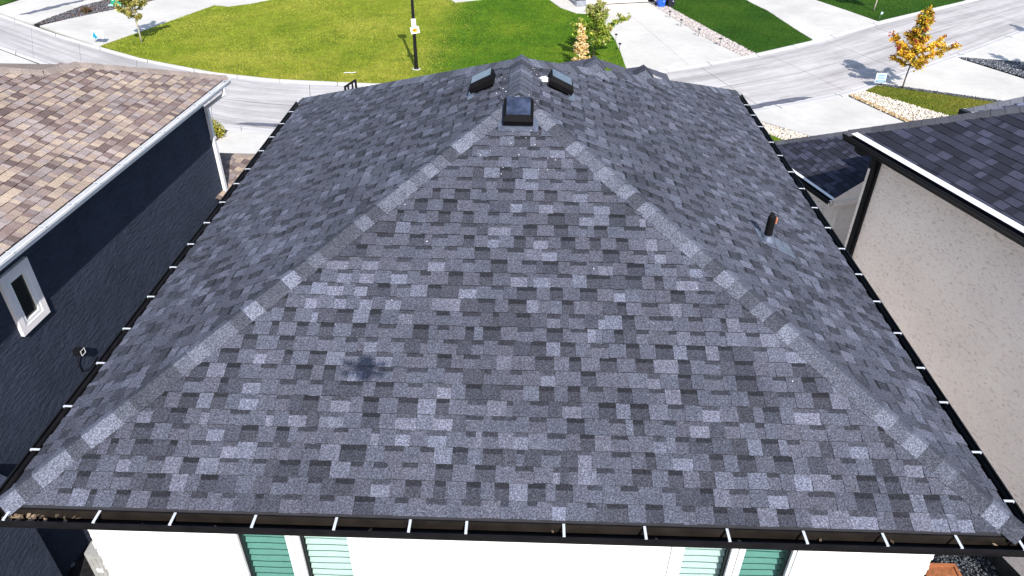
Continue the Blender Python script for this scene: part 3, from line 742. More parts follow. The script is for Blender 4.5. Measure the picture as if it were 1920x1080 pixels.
# plumbing stack with its flashing
c = V(2.84, 3.47, HR*(1-2.84/W2)); x, y, n = frame_on(nR_, vR)
pipe = MB(); pipe.tube([c+V(0, 0, -.02), c+V(.0, .0, .30)], .044, 16); pp = pipe.build('vent_pipe', M['rubber'], house)
mb = MB(); mb.tube([c+V(0, 0, .295), c+V(.0, .01, .33), c+V(-.02, .02, .335)], [.030, .026, .016], 12); mb.build('pipe_cap', M['rubber'], pp)
mb = MB(); mb.tube([c+V(.050, -.01, .22), c+V(.052, -.01, .275), c+V(.046, -.01, .30)], [.012, .012, .008], 10); mb.build('clamp', M['copper'], pp)
mb = MB(); mb.tube([c+V(.03, .0, .325), c+V(.05, 0, .332), c+V(.06, -.005, .305)], .006, 6); mb.build('clamp_screw', M['black_metal'], pp)
mb = MB()
mb.box(c-y*.10+n*.010, (.16, .24, .0035), ax=(x, y, n)); mb.tube([c+n*.008-V(0, 0, .03), c+V(0, 0, .075)], [.10, .058], 18)
mb.build('pipe_flashing', M['lead'], pp)
# bird droppings on the ridge and white torn scrap under the right vent
R = random.Random(4); mb = MB()
for i in range(60):
    yy = R.uniform(3.1, 5.4); xx = R.gauss(0, .16+.1*(yy < 4.2)); zz = HR*min(1-abs(xx)/W2, yy/FR)
    n_ = nF if yy/FR < 1-abs(xx)/W2 else (nL_ if xx < 0 else nR_)
    s_ = R.uniform(.0018, .0045); mb.box(V(xx, yy, zz)+n_*(.026 if abs(xx) < .16 else .013), (s_*R.uniform(.6, 1.6), s_, .002))
for i in range(8):
    xx, yy = R.uniform(-3, 3), R.uniform(.3, 3)
    zz = HR*min(1-abs(xx)/W2, yy/FR)
    if yy/FR < 1-abs(xx)/W2-.05: s_ = R.uniform(.002, .005); mb.box(V(xx, yy, zz)+nF*.013, (s_, s_, .002))
mb.build('droppings', M['trim'], roof, kind='stuff', fix=False)
R = random.Random(14); mb = MB()
for i in range(5):
    u0 = -.30+i*.035; c = V(.30+R.uniform(-.03, .06), 5.03+R.uniform(-.04, .10), 0); c[2] = HR*(1-c[0]/W2)+.02
    pts = [c+V(math.cos(q)*R.uniform(.03, .085), math.sin(q)*R.uniform(.03, .07), R.uniform(0, .025)) for q in np.linspace(0, 5.4, 6)]
    mb.face(pts)
o = mb.build('paper_scrap', M['trim'], None, origin=(.3, 5.03, 1.86), fix=False); tag(o, 'torn white scrap caught beside the right-hand roof vent near the ridge', 'scrap')
# street porch roof with the black railing on it
mb = MB(); mb.bx(-3.9, -1.2, 9.4, 12.3, -1.15, -1.0); mb.bx(-3.8, -3.6, 12.0, 12.2, GZ, -1.15); mb.bx(-1.5, -1.3, 12.0, 12.2, GZ, -1.15); mb.build('porch_roof', M['black_metal'], house)
mb = MB()
def bar(a_, b_, r=.02): mb.box((np.array(a_, float)+np.array(b_, float))/2, (r, r, np.linalg.norm(np.array(b_)-np.array(a_))/2), ax=(lambda d: (unit(np.cross(d, (0.1, 1, 0))), unit(np.cross(d, np.cross(d, (0.1, 1, 0)))), d))(unit(np.array(b_, float)-np.array(a_, float))))
ya = 11.5; bl, tl_, br, tr_ = V(-3.84, ya, -1.0), V(-3.84, ya, -.515), V(-3.60, ya, -1.0), V(-3.60, ya, -.36)
bar(bl, tl_); bar(br, tr_); bar(tl_+V(-.01, 0, 0), tr_+V(.01, 0, .007), .022)
bar(V(-3.77, ya, -1.0), V(-3.77, ya, -.48), .016); bar(V(-3.675, ya, -1.0), V(-3.675, ya, -.42), .016); bar(V(-3.77, ya, -.60), V(-3.675, ya, -.55), .018)
mb.build('railing', M['black_metal'], house, fix=False)

# ------------------------------------------------------------------ the brown-roofed navy house
LO = V(-6.41, 11.61, -.4); Ld = unit((.063, .998, 0)); Ln = unit((-.998, .063, 0)); KL = .42
lh = thing('house', 'navy stucco house under a brown mottled shingle roof with white gutter', 'house', (-9, 6, GZ))
def LP(along, inn, z): q = LO+Ld*along+Ln*inn; q[2] = z; return q
OV = .43
mb = MB(); ax = (Ld, Ln, V(0, 0, 1))
c = LP(-8.5, OV+2.5, (GZ-.55)/2-.05); mb.box(c, (8.5-OV*.0-.43, 2.5, (-GZ-.55)/2), ax=ax)
mb.build('wall', M['navy_stucco'], lh)
mb = MB(); c = LP(-10.66, OV-.175, (GZ-3.2)/2); mb.box(c, (2.0, .175, (3.2-6.0)/-2), ax=ax); mb.face([LP(-8.66, OV-.35, -3.2), LP(-12.66, OV-.35, -3.2), LP(-12.66, OV, -2.95), LP(-8.66, OV, -2.95)]); mb.face([LP(-8.66, OV-.35, -3.2), LP(-8.66, OV, -2.95), LP(-8.66, OV, -3.2)])
mb.build('bay_wall', M['navy_stucco'], lh, fix=False)
# roof plane towards us
hL = math.hypot(1, KL)
topv = lambda inn: inn*hL
polyL = [(-17, 0), (0, 0), (-1.25, topv(1.25)), (-1.93, topv(1.93)), (-2.12, topv(2.06)), (-2.42, topv(2.07)), (-2.67, topv(2.1)), (-2.89, topv(2.32)), (-5.6, topv(5.0)), (-17, topv(5.0))]
EZ = -.385
OL = LO.copy(); OL[2] = EZ
vLh = unit(Ln+V(0, 0, KL)); nLh = unit(V(0, 0, 1)-Ln*KL)
mb = MB(); P3 = lambda a_, v: OL+Ld*a_+vLh*v-nLh*.012
mb.face([P3(*q) for q in polyL]); mb.face([OL+Ld*(-17)+V(0, 0, -.16), OL+V(0, 0, -.16), OL-nLh*.012, OL+Ld*(-17)-nLh*.012])
s5 = LP(-5.6, 5.0, EZ+5*KL); far_ = LP(0, 10, EZ); edge = [OL, P3(-1.93, topv(1.93)), P3(-2.12, topv(2.06)), P3(-2.42, topv(2.07)), P3(-2.67, topv(2.1)), P3(-2.89, topv(2.32)), s5]
for q0, q1 in zip(edge, edge[1:]): mb.face([far_, q1, q0], (.2, .16, .14), 1)
mb.face([s5, LP(-17, 5, EZ+5*KL), LP(-17, 10, EZ), LP(0, 10, EZ)])
mb.face([OL+V(0, 0, -.17), LP(-17, 0, EZ-.17), LP(-17, 10, EZ-.17), LP(0, 10, EZ-.17)])
lroof = mb.build('roof', [M['deck'], M['shingle_brown']], lh, fix=False)
pc = shingle_pieces(OL, Ld, vLh, polyL, pal_brown, expo=.143, w=(.08, .165), base=.011, raised=.007, band=False, seed=61)
lay_shingles(pc, M['shingle_brown'], lroof)
nLs = unit(V(0, 0, 1)+Ld*KL)  # the street-side plane
pts = [(0, 0), (-1.93, topv(1.93)), (-2.42, topv(2.07)), (-2.67, topv(2.1)), (-2.89, topv(2.32)), (-5.6, topv(5.0))]
for i, (a_, b_) in enumerate(zip(pts, pts[1:])):
    A, B = OL+Ld*a_[0]+vLh*a_[1], OL+Ld*b_[0]+vLh*b_[1]
    h = unit(B-A); wa = unit(np.cross(h, nLh)); wb = unit(np.cross(h, nLs))
    if wa @ (Ln*-1-Ld) < 0: wa = -wa
    if wb @ (Ln+Ld) < 0: wb = -wb
    hip_caps(A, B, wa, wb, nLh, nLs, pal_browncap, M['shingle_brown'], lroof, expo=.2, half=.15, seed=70+i, rise=.03, name='hip_cap')
LG = gutter(OL-Ln*.0+Ld*.0, OL+Ld*(-17), -Ln, lh, M['white_metal'], w=.105, h=.11, z=-.015)
for i in range(20):
    q = OL+Ld*(-.2-i*.7)-Ln*.06+V(0, 0, -.006); strap(q, -Ln, .115, LG)
# white downspout at the street corner
mb = MB(); ax = (Ld, Ln, V(0, 0, 1))
top = LP(-.35, -.06, -.55); mb.box(top, (.04, .03, .09), ax=ax)
a_, b_ = LP(-.35, -.06, -.62), LP(-.42, OV-.05, -.92); d = unit(b_-a_); sx = unit(np.cross(d, Ln)); mb.box((a_+b_)/2, (.04, .03, np.linalg.norm(b_-a_)/2+.02), ax=(sx, np.cross(d, sx), d))
mb.box(LP(-.42, OV-.045, -3.4), (.045, .035, 2.5), ax=ax)
mb.box(LP(-.42, OV-.045, -1.62), (.055, .045, .03), ax=ax); mb.box(LP(-.42, OV-.045, -3.6), (.055, .045, .03), ax=ax)
mb.build('downspout', M['white_metal'], lh, fix=False)
mb = MB(); mb.box(LP(-8.5, OV-.01, -.56), (8.4, .02, .02), ax=ax); mb.build('soffit_trim', M['black_metal'], lh)
# window with painted surround
wa0, wa1, wz0, wz1 = -7.12, -6.50, -1.93, -.93
def lbox(mb, a0, a1, i0, i1, z0, z1): mb.box(LP((a0+a1)/2, (i0+i1)/2, (z0+z1)/2), (abs(a1-a0)/2, abs(i1-i0)/2, abs(z1-z0)/2), ax=ax)
mb = MB(); t = .11; y0, y1 = OV-.055, OV
lbox(mb, wa0, wa0+t, y0, y1, wz0, wz1); lbox(mb, wa1-t, wa1, y0, y1, wz0, wz1); lbox(mb, wa0+t, wa1-t, y0, y1, wz1-t, wz1); lbox(mb, wa0+t, wa1-t, y0, y1, wz0, wz0+t)
lw = mb.build('window', M['pinkish_trim'], lh, fix=False)
mb = MB(); f = .06; q0, q1, r0, r1 = wa0+t, wa1-t, wz0+t, wz1-t; y0, y1 = OV-.045, OV-.003
lbox(mb, q0, q0+f, y0, y1, r0, r1); lbox(mb, q1-f, q1, y0, y1, r0, r1); lbox(mb, q0+f, q1-f, y0, y1, r1-f, r1); lbox(mb, q0+f, q1-f, y0, y1, r0, r0+f)
mb.build('sash_frame', M['trim'], lw, fix=False)
mb = MB(); lbox(mb, q0+f, q1-f, OV-.012, OV-.004, r0+f, r1-f); mb.build('window_pane', M['glass_dark'], lw, fix=False)
# wall camera with dangling cable
mb = MB(); cc = LP(-6.30, OV-.07, -2.88); mb.box(cc, (.055, .07, .05), ax=ax); lc = mb.build('wall_camera', M['black_metal'], lh)
mb = MB(); q = cc-Ln*.072
for (u0, u1, v0, v1) in ((-.055, .055, .040, .050), (-.055, .055, -.05, -.04), (-.055, -.045, -.04, .04), (.045, .055, -.04, .04)):
    mb.box(q+Ld*(u0+u1)/2+V(0, 0, (v0+v1)/2), ((u1-u0)/2, .003, (v1-v0)/2), ax=ax)
mb.build('bezel', M['white_metal'], lc, fix=False)
mb = MB(); mb.tube([cc+Ln*.03+V(0, 0, -.05), LP(-6.36, OV-.02, -3.12), LP(-6.33, OV-.012, -3.30), LP(-6.15, OV-.012, -3.38), LP(-5.9, OV-.012, -3.32)], .007, 6); mb.build('cable', M['rubber'], lc)
# attached garage roof in the gap
GC = LP(2.05, -.1, -3.1)
def hip_plane(corner, d, n, k, L, top, mat, parent, pal, pcap, seed, expo=.143, w=(.10, .21)):
    """plane with eave from corner back along -d (length L), rising along n, cut by the 45 degree hip at the corner"""
    v = unit(n+V(0, 0, k)); N = unit(V(0, 0, 1)-n*k); hl = math.hypot(1, k); C0 = np.array(corner, float)
    poly = [(-L, 0), (0, 0), (-top, top*hl), (-L, top*hl)] if L > top else [(-L, 0), (0, 0), (-L, L*hl)]
    P3 = lambda a_, b_: C0+d*a_+v*b_-N*.012
    mb = MB(); mb.face([P3(*q) for q in poly])
    e = C0+n*2*top; mb.face([C0-V(0, 0, .012), e-V(0, 0, .012), P3(-top, top*hl)]); mb.face([C0-V(0, 0, .15), C0-d*L-V(0, 0, .15), P3(-L, 0), P3(0, 0)])
    mb.face([C0-V(0, 0, .15), C0-V(0, 0, .012), e-V(0, 0, .012), e-V(0, 0, .15)])
    o = mb.build('roof', M['deck'], parent, fix=False)
    lay_shingles(shingle_pieces(C0, d, v, poly, pal, expo=expo, w=w, base=.010, raised=.005, band=False, seed=seed), mat, o, 120)
    N2 = unit(V(0, 0, 1)+d*k); A, B = C0, C0+(n-d+V(0, 0, k))*min(top, L); h = unit(B-A)
    wa = unit(np.cross(h, N)); wb = unit(np.cross(h, N2))
    if wa @ (-n-d) < 0: wa = -wa
    if wb @ (n+d) < 0: wb = -wb
    hip_caps(A, B, wa, wb, N, N2, pcap, mat, o, expo=.2, half=.14, seed=seed+1)
    return o
hip_plane(GC, Ld, Ln, KL, 2.9, 2.6, M['shingle_brown'], lh, pal_brown, pal_browncap, 81)
mb = MB(); c = LP(.9, 2.4, (GZ-3.25)/2); mb.box(c, (.85, 2.1, (6-3.25)/2), ax=ax); mb.build('garage_wall', M['navy_stucco'], lh)
gutter(GC, GC-Ld*2.9, -Ln, lh, M['white_metal'], z=-.015)

# ------------------------------------------------------------------ the slate-roofed beige house
RO = V(5.976, 9.122, -.345); Rd = unit((-.314, .949, 0)); Rn = unit((.949, .314, 0)); KR = .53
rh = thing('house', 'beige stucco house with dark slate-blue shingle roof and black gutter', 'house', (10, 5, GZ))
def RP(along, inn, z): q = RO+Rd*along+Rn*inn; q[2] = z; return q
ax = (Rd, Rn, V(0, 0, 1)); OVR = .5
mb = MB(); mb.box(RP(-.5-7.0, OVR+3.0, (GZ-.5)/2), (7.0, 3.0, (6-.5)/2), ax=ax); mb.build('wall', M['beige_stucco'], rh)
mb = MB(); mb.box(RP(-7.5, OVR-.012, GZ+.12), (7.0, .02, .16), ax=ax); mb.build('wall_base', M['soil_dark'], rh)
OR = RO.copy(); hR = math.hypot(1, KR); vRh = unit(Rn+V(0, 0, KR)); nRh = unit(V(0, 0, 1)-Rn*KR)
polyR = [(-15, 0), (0, 0), (-3.6, 3.6*hR), (-15, 3.6*hR)]
mb = MB(); P3 = lambda a_, b_: OR+Rd*a_+vRh*b_-nRh*.012
mb.face([P3(*q) for q in polyR]); mb.face([OR+V(0, 0, -.16), OR-Rd*15+V(0, 0, -.16), P3(-15, 0), P3(0, 0)])
ap = P3(-3.6, 3.6*hR); e = RP(0, 7.2, RO[2]); mb.face([OR-V(0, 0, .012), e-V(0, 0, .012), ap]); mb.face([OR-V(0, 0, .16), OR-V(0, 0, .012), e-V(0, 0, .012), e-V(0, 0, .16)])
mb.face([ap, P3(-15, 3.6*hR), RP(-15, 7.2, RO[2]-.012), e-V(0, 0, .012)]); mb.face([RP(0, 0, RO[2]-.16), RP(0, 7.2, RO[2]-.16), RP(-15, 7.2, RO[2]-.16), RP(-15, 0, RO[2]-.16)])
rroof = mb.build('roof', M['deck'], rh, fix=False)
lay_shingles(shingle_pieces(OR, Rd, vRh, polyR, pal_slate, expo=.143, w=(.13, .25), base=.009, raised=.004, band=False, seed=91), M['shingle_far'], rroof)
def two_sides(A, B, N, N2, n, d):
    h = unit(B-A); wa = unit(np.cross(h, N)); wb = unit(np.cross(h, N2))
    if wa @ (-n-d) < 0: wa = -wa
    if wb @ (n+d) < 0: wb = -wb
    return wa, wb
N2 = unit(V(0, 0, 1)+Rd*KR); A, B = OR, OR+(Rn-Rd+V(0, 0, KR))*3.6; wa, wb = two_sides(A, B, nRh, N2, Rn, Rd)
hip_caps(A, B, wa, wb, nRh, N2, pal_slatecap, M['shingle_far'], rroof, expo=.2, half=.15, seed=95)
# drip edge strip along the hip and a bright flashing strip along the eave
mb = MB(); mb.box(OR-Rd*7.5+vRh*.03+nRh*.016, (7.5, .044, .003), ax=(Rd, vRh, nRh)); mb.build('eave_flashing', M['white_metal'], rh)
RG = gutter(OR, OR-Rd*15, -Rn, rh, M['black_metal'], w=.10, h=.13, z=-.02)
mb = MB(); d_ = RP(-.45, OVR-.05, -3.3)
mb.box(RP(-.42, OVR-.05, -3.4), (.05, .04, 2.45), ax=ax); mb.box(RP(-.33, .28, -.62), (.07, .20, .05), ax=ax); mb.box(RP(-.40, .44, -.78), (.06, .06, .18), ax=ax); mb.box(RP(-.33, .04, -.52), (.05, .045, .08), ax=ax)
mb.build('downspout', M['black_metal'], rh, fix=False)
mb = MB(); mb.box(RP(-.478, OVR-.02, -3.4), (.028, .03, 2.6), ax=ax); mb.build('corner_trim', M['black_metal'], rh)
mb = MB(); mb.box(RP(-.29, OVR+.03, -3.4), (.03, .07, 2.55), ax=ax); mb.build('corner_trim', M['beige_stucco'], rh)
# garage roof in the gap and the street-side roof beyond the hip
hip_plane(V(6.244, 14.935, -3.1), Rd, Rn, KR, 3.35, 3.2, M['shingle_far'], rh, pal_slate, pal_slatecap, 101)
gc = V(6.244, 14.935, -3.1)
G5 = gutter(gc, gc-Rd*3.35, -Rn, rh, M['black_metal'], w=.10, h=.12, z=-.02)
mb = MB(); mb.box(gc-Rd*1.67+vRh*.02+nRh*.016, (1.67, .03, .003), ax=(Rd, vRh, nRh)); mb.box(gc-Rd*3.36+Rn*.35+V(0, 0, -.01), (.004, .35, .025), ax=ax); mb.build('eave_flashing', M['white_metal'], rh)
mb = MB(); mb.box(RP(3.75, 2.45+1.8, (GZ-3.22)/2), (1.5, 1.8, (6-3.22)/2), ax=ax); mb.build('garage_wall', M['beige_stucco'], rh)
mb = MB(); c0 = RP(2.07, 1.97, -3.1); mb.face([c0, c0+Rn*2.2, c0+Rn*2.2+V(0, 0, 1.15)]); mb.box(RP(2.12, 3.3, -3.2), (.03, 1.3, .08), ax=ax); mb.build('gable_wall', M['beige_stucco'], rh, fix=False)
tc = RP(.30, 2.87, -.345)
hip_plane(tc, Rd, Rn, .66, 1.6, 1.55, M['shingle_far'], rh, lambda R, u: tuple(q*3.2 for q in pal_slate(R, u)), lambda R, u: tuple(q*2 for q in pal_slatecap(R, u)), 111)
mb = MB(); mb.box(tc-Rd*.5-Rn*.03, (.5, .05, .05), ax=ax); mb.build('gutter', M['black_metal'], rh)
mb = MB(); mb.box(tc-Rd*.5+vRh*.03+nRh*.016, (.5, .05, .003), ax=(Rd, vRh, nRh)); mb.build('eave_flashing', M['white_metal'], rh)

# ------------------------------------------------------------------ house across the street
gA, gB = V(3.38, 42.52, 0), V(7.31, 43.59, 0); gd = unit(gB-gA); gn = V(-gd[1], gd[0], 0)
ah = thing('house', 'house across the street with pale panelled garage door and dark stone pillar', 'house', (5.3, 46, GZ))
ax = (gd, gn, V(0, 0, 1)); wv = np.linalg.norm(gB-gA)
mb = MB(); mb.box((gA+gB)/2+gn*4.2+V(0, 0, GZ+1.6), (wv/2+.4, 4.0, 1.65), ax=ax); mb.build('wall', M['beige_stucco'], ah)
mb = MB(); mb.box((gA+gB)/2+gn*.12+V(0, 0, GZ+1.1), (wv/2, .03, 1.12), ax=ax); gdoor = mb.build('garage_door', M['room'], ah)
for r in range(4):
    mb = MB(); mb.box((gA+gB)/2+gn*.07+V(0, 0, GZ+.285+r*.55), (wv/2-.03, .025, .268), ax=ax)
    mb.build('door_panel', m_plain('pale_door', (.62, .56, .53), .5) if r == 0 else bpy.data.materials['pale_door'], gdoor)
mb = MB(); mb.box(gA-gd*.33+gn*.05+V(0, 0, GZ+1.7), (.29, .2, 1.35), ax=ax); mb.build('pillar', m_plain('dark_stone', (.05, .035, .045), .8, bump=.5), ah)
mb = MB(); mb.box(gA-gd*.33+gn*.02+V(0, 0, GZ+.17), (.31, .23, .16), ax=ax); mb.build('pillar_base', M['grey_metal'], ah)
mb = MB(); mb.box(gB+gd*.16+gn*.05+V(0, 0, GZ+1.5), (.14, .15, 1.5), ax=ax); mb.build('door_post', M['black_metal'], ah)
mb = MB(); c = (gA+gB)/2+V(0, 0, GZ)
e1, e2, e3, e4 = [c+gd*u+gn*w_+V(0, 0, 3.2) for u, w_ in ((-3, -.5), (3, -.5), (3, 8.6), (-3, 8.6))]; r1, r2 = c+gn*2.5+V(0, 0, 4.7), c+gn*5.6+V(0, 0, 4.7)
for q in ((e1, e2, r1), (e2, e3, r2, r1), (e3, e4, r2), (e4, e1, r1, r2), (e4, e3, e2, e1)): mb.face(list(q))
mb.build('roof', M['deck'], ah)

# ------------------------------------------------------------------ trees and shrubs
def tree(name, label, cat, base, H, trunk_h, trunk_r, lean, shape, nb, nleaf, lsize, colour, bark, seed, group=None):
    """shape(f) = crown radius at fraction f of the crown's height; colour(R, f, r) leaf tone"""
    R = random.Random(seed); root = thing(name, label, cat, base, 0, group); B = np.array(base, float)
    top = B+V(lean[0], lean[1], H)
    axis = lambda z: B+V(lean[0]*z/H, lean[1]*z/H, z)
    mb = MB(); zs = np.linspace(0, H*.96, 8)
    mb.tube([axis(z)+V(R.gauss(0, .012), R.gauss(0, .012), 0) for z in zs], [trunk_r*(1-.85*z/H) for z in zs], 8)
    mb.build('trunk', M[bark], root, smooth=True)
    br = MB(); tips = []
    for i in range(nb):
        f = (i+.5)/nb; z = trunk_h+(H-trunk_h)*f*.97; r = shape(f)*R.uniform(.65, 1.15); an = i*2.4+R.uniform(-.5, .5)
        up = R.uniform(.25, .75)*r+ .05
        p0 = axis(z-.12*r); p1 = p0+V(math.cos(an)*r*.5, math.sin(an)*r*.5, up*.4); p2 = p0+V(math.cos(an)*r, math.sin(an)*r, up)
        br.tube([p0, p1, p2], [.016*(1-f*.6)+.004, .010, .004], 5)
        tips.append((p0, p1, p2, f, r))
    br.build('branches', M[bark], root, smooth=True)
    LV = []; LT = []
    for p0, p1, p2, f, r in tips:
        n = int(nleaf*max(r, .12)/sum(max(t[4], .12) for t in tips)); side = [(R.uniform(.3, .95), unit((R.gauss(0, 1), R.gauss(0, 1), R.gauss(.2, .6))), R.uniform(.12, .34)*max(r, .35)) for _ in range(5)]
        for _ in range(n):
            if R.random() < .55:
                t, dv, ln = R.choice(side); q = (p0*(1-t)**2+2*p1*t*(1-t)+p2*t*t)+dv*ln*R.random()**.6
            else:
                t = R.random()**.6; q = p0*(1-t)**2+2*p1*t*(1-t)+p2*t*t
            q = q+V(R.gauss(0, .05), R.gauss(0, .05), R.gauss(0, .05)); rr = np.linalg.norm((q-axis(q[2]-B[2]))[:2])
            ff = (q[2]-B[2]-trunk_h)/(H-trunk_h)
            s_ = lsize*R.uniform(.6, 1.25); a_ = unit((R.gauss(0, 1), R.gauss(0, 1), R.gauss(-.5, .6))); b_ = unit(np.cross(a_, (R.gauss(0, .6), R.gauss(0, .6), 1.0)))
            nn = np.cross(a_, b_)
            LV += [q-a_*s_*.5, q-b_*s_*.42+nn*s_*.10, q+a_*s_*.6, q+b_*s_*.42+nn*s_*.10]
            LT.append(colour(R, ff, rr, t))
    LV = np.array(LV)-B; nf = len(LT)
    fast_mesh('crown', LV, np.arange(nf*4).reshape(-1, 4), np.array(LT), M['leaf'], parent=root)
    return root
def c_maple(R, f, r, t):
    j = R.uniform(.75, 1.2)
    if t > .90 and R.random() < .7: c = R.choice([(.28, .03, .035), (.20, .035, .03), (.36, .06, .03)])
    elif r < .28 and R.random() < .55: c = R.choice([(.22, .24, .02), (.12, .15, .02), (.34, .28, .02)])
    else: c = R.choice([(.82, .56, .05), (.78, .46, .03), (.86, .64, .12), (.70, .36, .03), (.66, .54, .06)])
    return tuple(q*j for q in c)
def c_olive(R, f, r, t):
    j = R.uniform(.7, 1.25); c = R.choice([(.42, .38, .10), (.34, .34, .08), (.52, .46, .18), (.22, .25, .05), (.46, .34, .12)]); return tuple(q*j for q in c)
def c_lime(R, f, r, t):
    j = R.uniform(.7, 1.25)
    c = R.choice([(.50, .48, .20), (.42, .42, .16), (.36, .26, .12)]) if (f > .68 or t > .93) and R.random() < .6 else R.choice([(.27, .37, .04), (.38, .47, .06), (.52, .54, .10), (.11, .19, .02)])
    return tuple(q*j for q in c)
def c_cream(R, f, r, t):
    j = R.uniform(.8, 1.2); c = R.choice([(.88, .70, .36), (.80, .55, .22), (.9, .78, .5), (.7, .42, .14)]); return tuple(q*j for q in c)
def c_deep(R, f, r, t):
    j = R.uniform(.7, 1.25); c = R.choice([(.10, .16, .02), (.16, .2, .03), (.07, .11, .015)]); return tuple(q*j for q in c)
tree('maple_tree', 'young maple in orange and yellow autumn leaf with dark red tips', 'tree', (16.59, 28.41, GZ), 3.42, 1.0, .035, (.12, .1),
     lambda f: 1.40*(1-f)**.8*(.75+.35*math.sin(f*9))*(.55+min(f*3, .45)), 36, 8500, .10, c_maple, 'bark', 3)
tree('street_tree', 'young pale-trunked tree with thin yellow-olive leaves beside the lawn sign', 'tree', (-19.49, 33.25, GZ), 3.5, 1.15, .045, (-.05, 0),
     lambda f: 1.15*math.sin(min(f*1.15+.12, 1)*math.pi)**.7*(.8+.2*math.sin(f*14)), 20, 3600, .125, c_olive, 'bark_pale', 5)
tree('garden_tree', 'small bushy green tree with pale silvery upper leaves by the driveway', 'tree', (3.12, 31.6, GZ), 2.75, .75, .03, (.1, .2),
     lambda f: 1.3*math.sin(min(f*.95+.2, 1)*math.pi)**.6*(.75+.3*math.sin(f*17))+.12, 30, 6500, .10, c_lime, 'bark', 9)
tree('sapling', 'slender sapling of cream and golden leaves in front of the bushy green tree', 'sapling', (2.45, 30.2, GZ), 2.05, .1, .022, (-.05, .1),
     lambda f: .46*(1.05-f)*(.8+.5*math.sin(f*20))+.10, 26, 1100, .10, c_cream, 'bark_pale', 11)
tree('street_tree', 'pale thin trunk of a tree standing on the dark green corner lawn', 'tree', (20.55, 42.27, GZ), 3.6, 1.3, .045, (.15, 0),
     lambda f: 1.0*math.sin(min(f+.15, 1)*math.pi)**.7, 16, 2400, .14, c_deep, 'bark_pale', 13)
for i, (bx_, by_, h_) in enumerate(((24.5, 29.3, 4.0), (28.7, 34.9, 4.2))):
    tree('street_tree', ['dark leafy tree just past the black gravel triangle', 'dark leafy tree farther along the street kerb'][i], 'tree', (bx_, by_, GZ), h_, 1.3, .045, (0, 0),
         lambda f: .75*math.sin(min(f+.15, 1)*math.pi)**.7, 16, 2200, .14, c_deep, 'bark', 15+i)
def shrub(name, label, base, r, h, n, cols, seed):
    R = random.Random(seed); root = thing(name, label, 'shrub', base); B = np.array(base, float)
    mb = MB()
    for i in range(9):
        an = R.uniform(0, 6.28); mb.tube([B, B+V(math.cos(an)*r*.4, math.sin(an)*r*.4, h*.5), B+V(math.cos(an)*r*.8, math.sin(an)*r*.8, h*R.uniform(.6, .95))], [.01, .007, .003], 5)
    mb.build('stems', M['bark'], root)
    LV = []; LT = []
    for i in range(n):
        d = unit((R.gauss(0, 1), R.gauss(0, 1), abs(R.gauss(0, 1)))); k = R.uniform(.55, 1.05); q = B+V(d[0]*r*k, d[1]*r*k, .05+d[2]*h*k)
        s_ = R.uniform(.03, .06); a_ = unit((R.gauss(0, 1), R.gauss(0, 1), R.gauss(0, 1))); b_ = unit(np.cross(a_, (R.gauss(0, .5), R.gauss(0, .5), 1)))
        LV += [q-a_*s_, q-b_*s_*.6, q+a_*s_, q+b_*s_*.6]; j = R.uniform(.7, 1.2); c = R.choice(cols); LT.append(tuple(x*j for x in c))
    fast_mesh('foliage', np.array(LV)-B, np.arange(n*4).reshape(-1, 4), np.array(LT), M['leaf'], parent=root)
shrub('shrub', 'small yellow-green rounded shrub in mulch beside the white downspout', (-11.55, 21.55, GZ), .42, .62, 900, [(.36, .34, .04), (.26, .28, .03), (.44, .36, .08)], 21)
shrub('shrub', 'low reddish plant on the dark gravel bed near the green box', (-25.2, 38.9, GZ), .3, .25, 350, [(.16, .06, .04), (.2, .1, .05), (.1, .09, .03)], 22)

# ------------------------------------------------------------------ street furniture and small things
pb = V(-5.139, 29.829, GZ)
lamp = thing('street_lamp', 'tall black street lamp post on the lawn carrying two white signs', 'street lamp', tuple(pb))
mb = MB(); mb.tube([pb, pb+V(0, 0, 2.2), pb+V(0, 0, 4.35)], [.085, .072, .055], 14); mb.build('post', M['black_metal'], lamp)
mb = MB(); mb.tube([pb+V(0, 0, -.03), pb+V(0, 0, .03)], [.22, .20], 10); mb.build('footing', M['concrete'], lamp)
mb = MB(); mb.tube([pb+V(0, 0, .03), pb+V(0, 0, .10)], [.12, .10], 12); mb.build('base_plate', M['black_metal'], lamp)
mb = MB(); mb.tube([pb+V(0, 0, 4.35), pb+V(0, 0, 4.42), pb+V(0, 0, 4.66), pb+V(0, 0, 4.72)], [.08, .20, .24, .10], 14); mb.build('lamp_head', M['black_metal'], lamp)
def text_mesh(txt, size, pos, ax, col, parent, name='lettering', bold=0.0):
    cu = bpy.data.curves.new('t', 'FONT'); cu.body = txt; cu.size = size; cu.align_x = 'CENTER'; cu.align_y = 'CENTER'; cu.offset = bold
    ob = bpy.data.objects.new('t', cu); COL.objects.link(ob); dg = bpy.context.evaluated_depsgraph_get(); dg.update()
    me = bpy.data.meshes.new_from_object(ob.evaluated_get(dg)); bpy.data.objects.remove(ob)
    o = np.zeros(3); p = parent
    while p is not None: o += np.array(p.location); p = p.parent
    X, Y = ax
    for v in me.vertices: v.co = Vector(tuple(np.array(pos)+X*v.co.x+Y*v.co.y-o))
    at = me.attributes.new('tone', 'FLOAT_COLOR', 'FACE'); at.data.foreach_set('color', np.tile([*col, 1], len(me.polygons)).ravel().astype(np.float32))
    me.materials.clear(); me.materials.append(M['paint']); q = bpy.data.objects.new(name, me); COL.objects.link(q); q.parent = parent
    return q
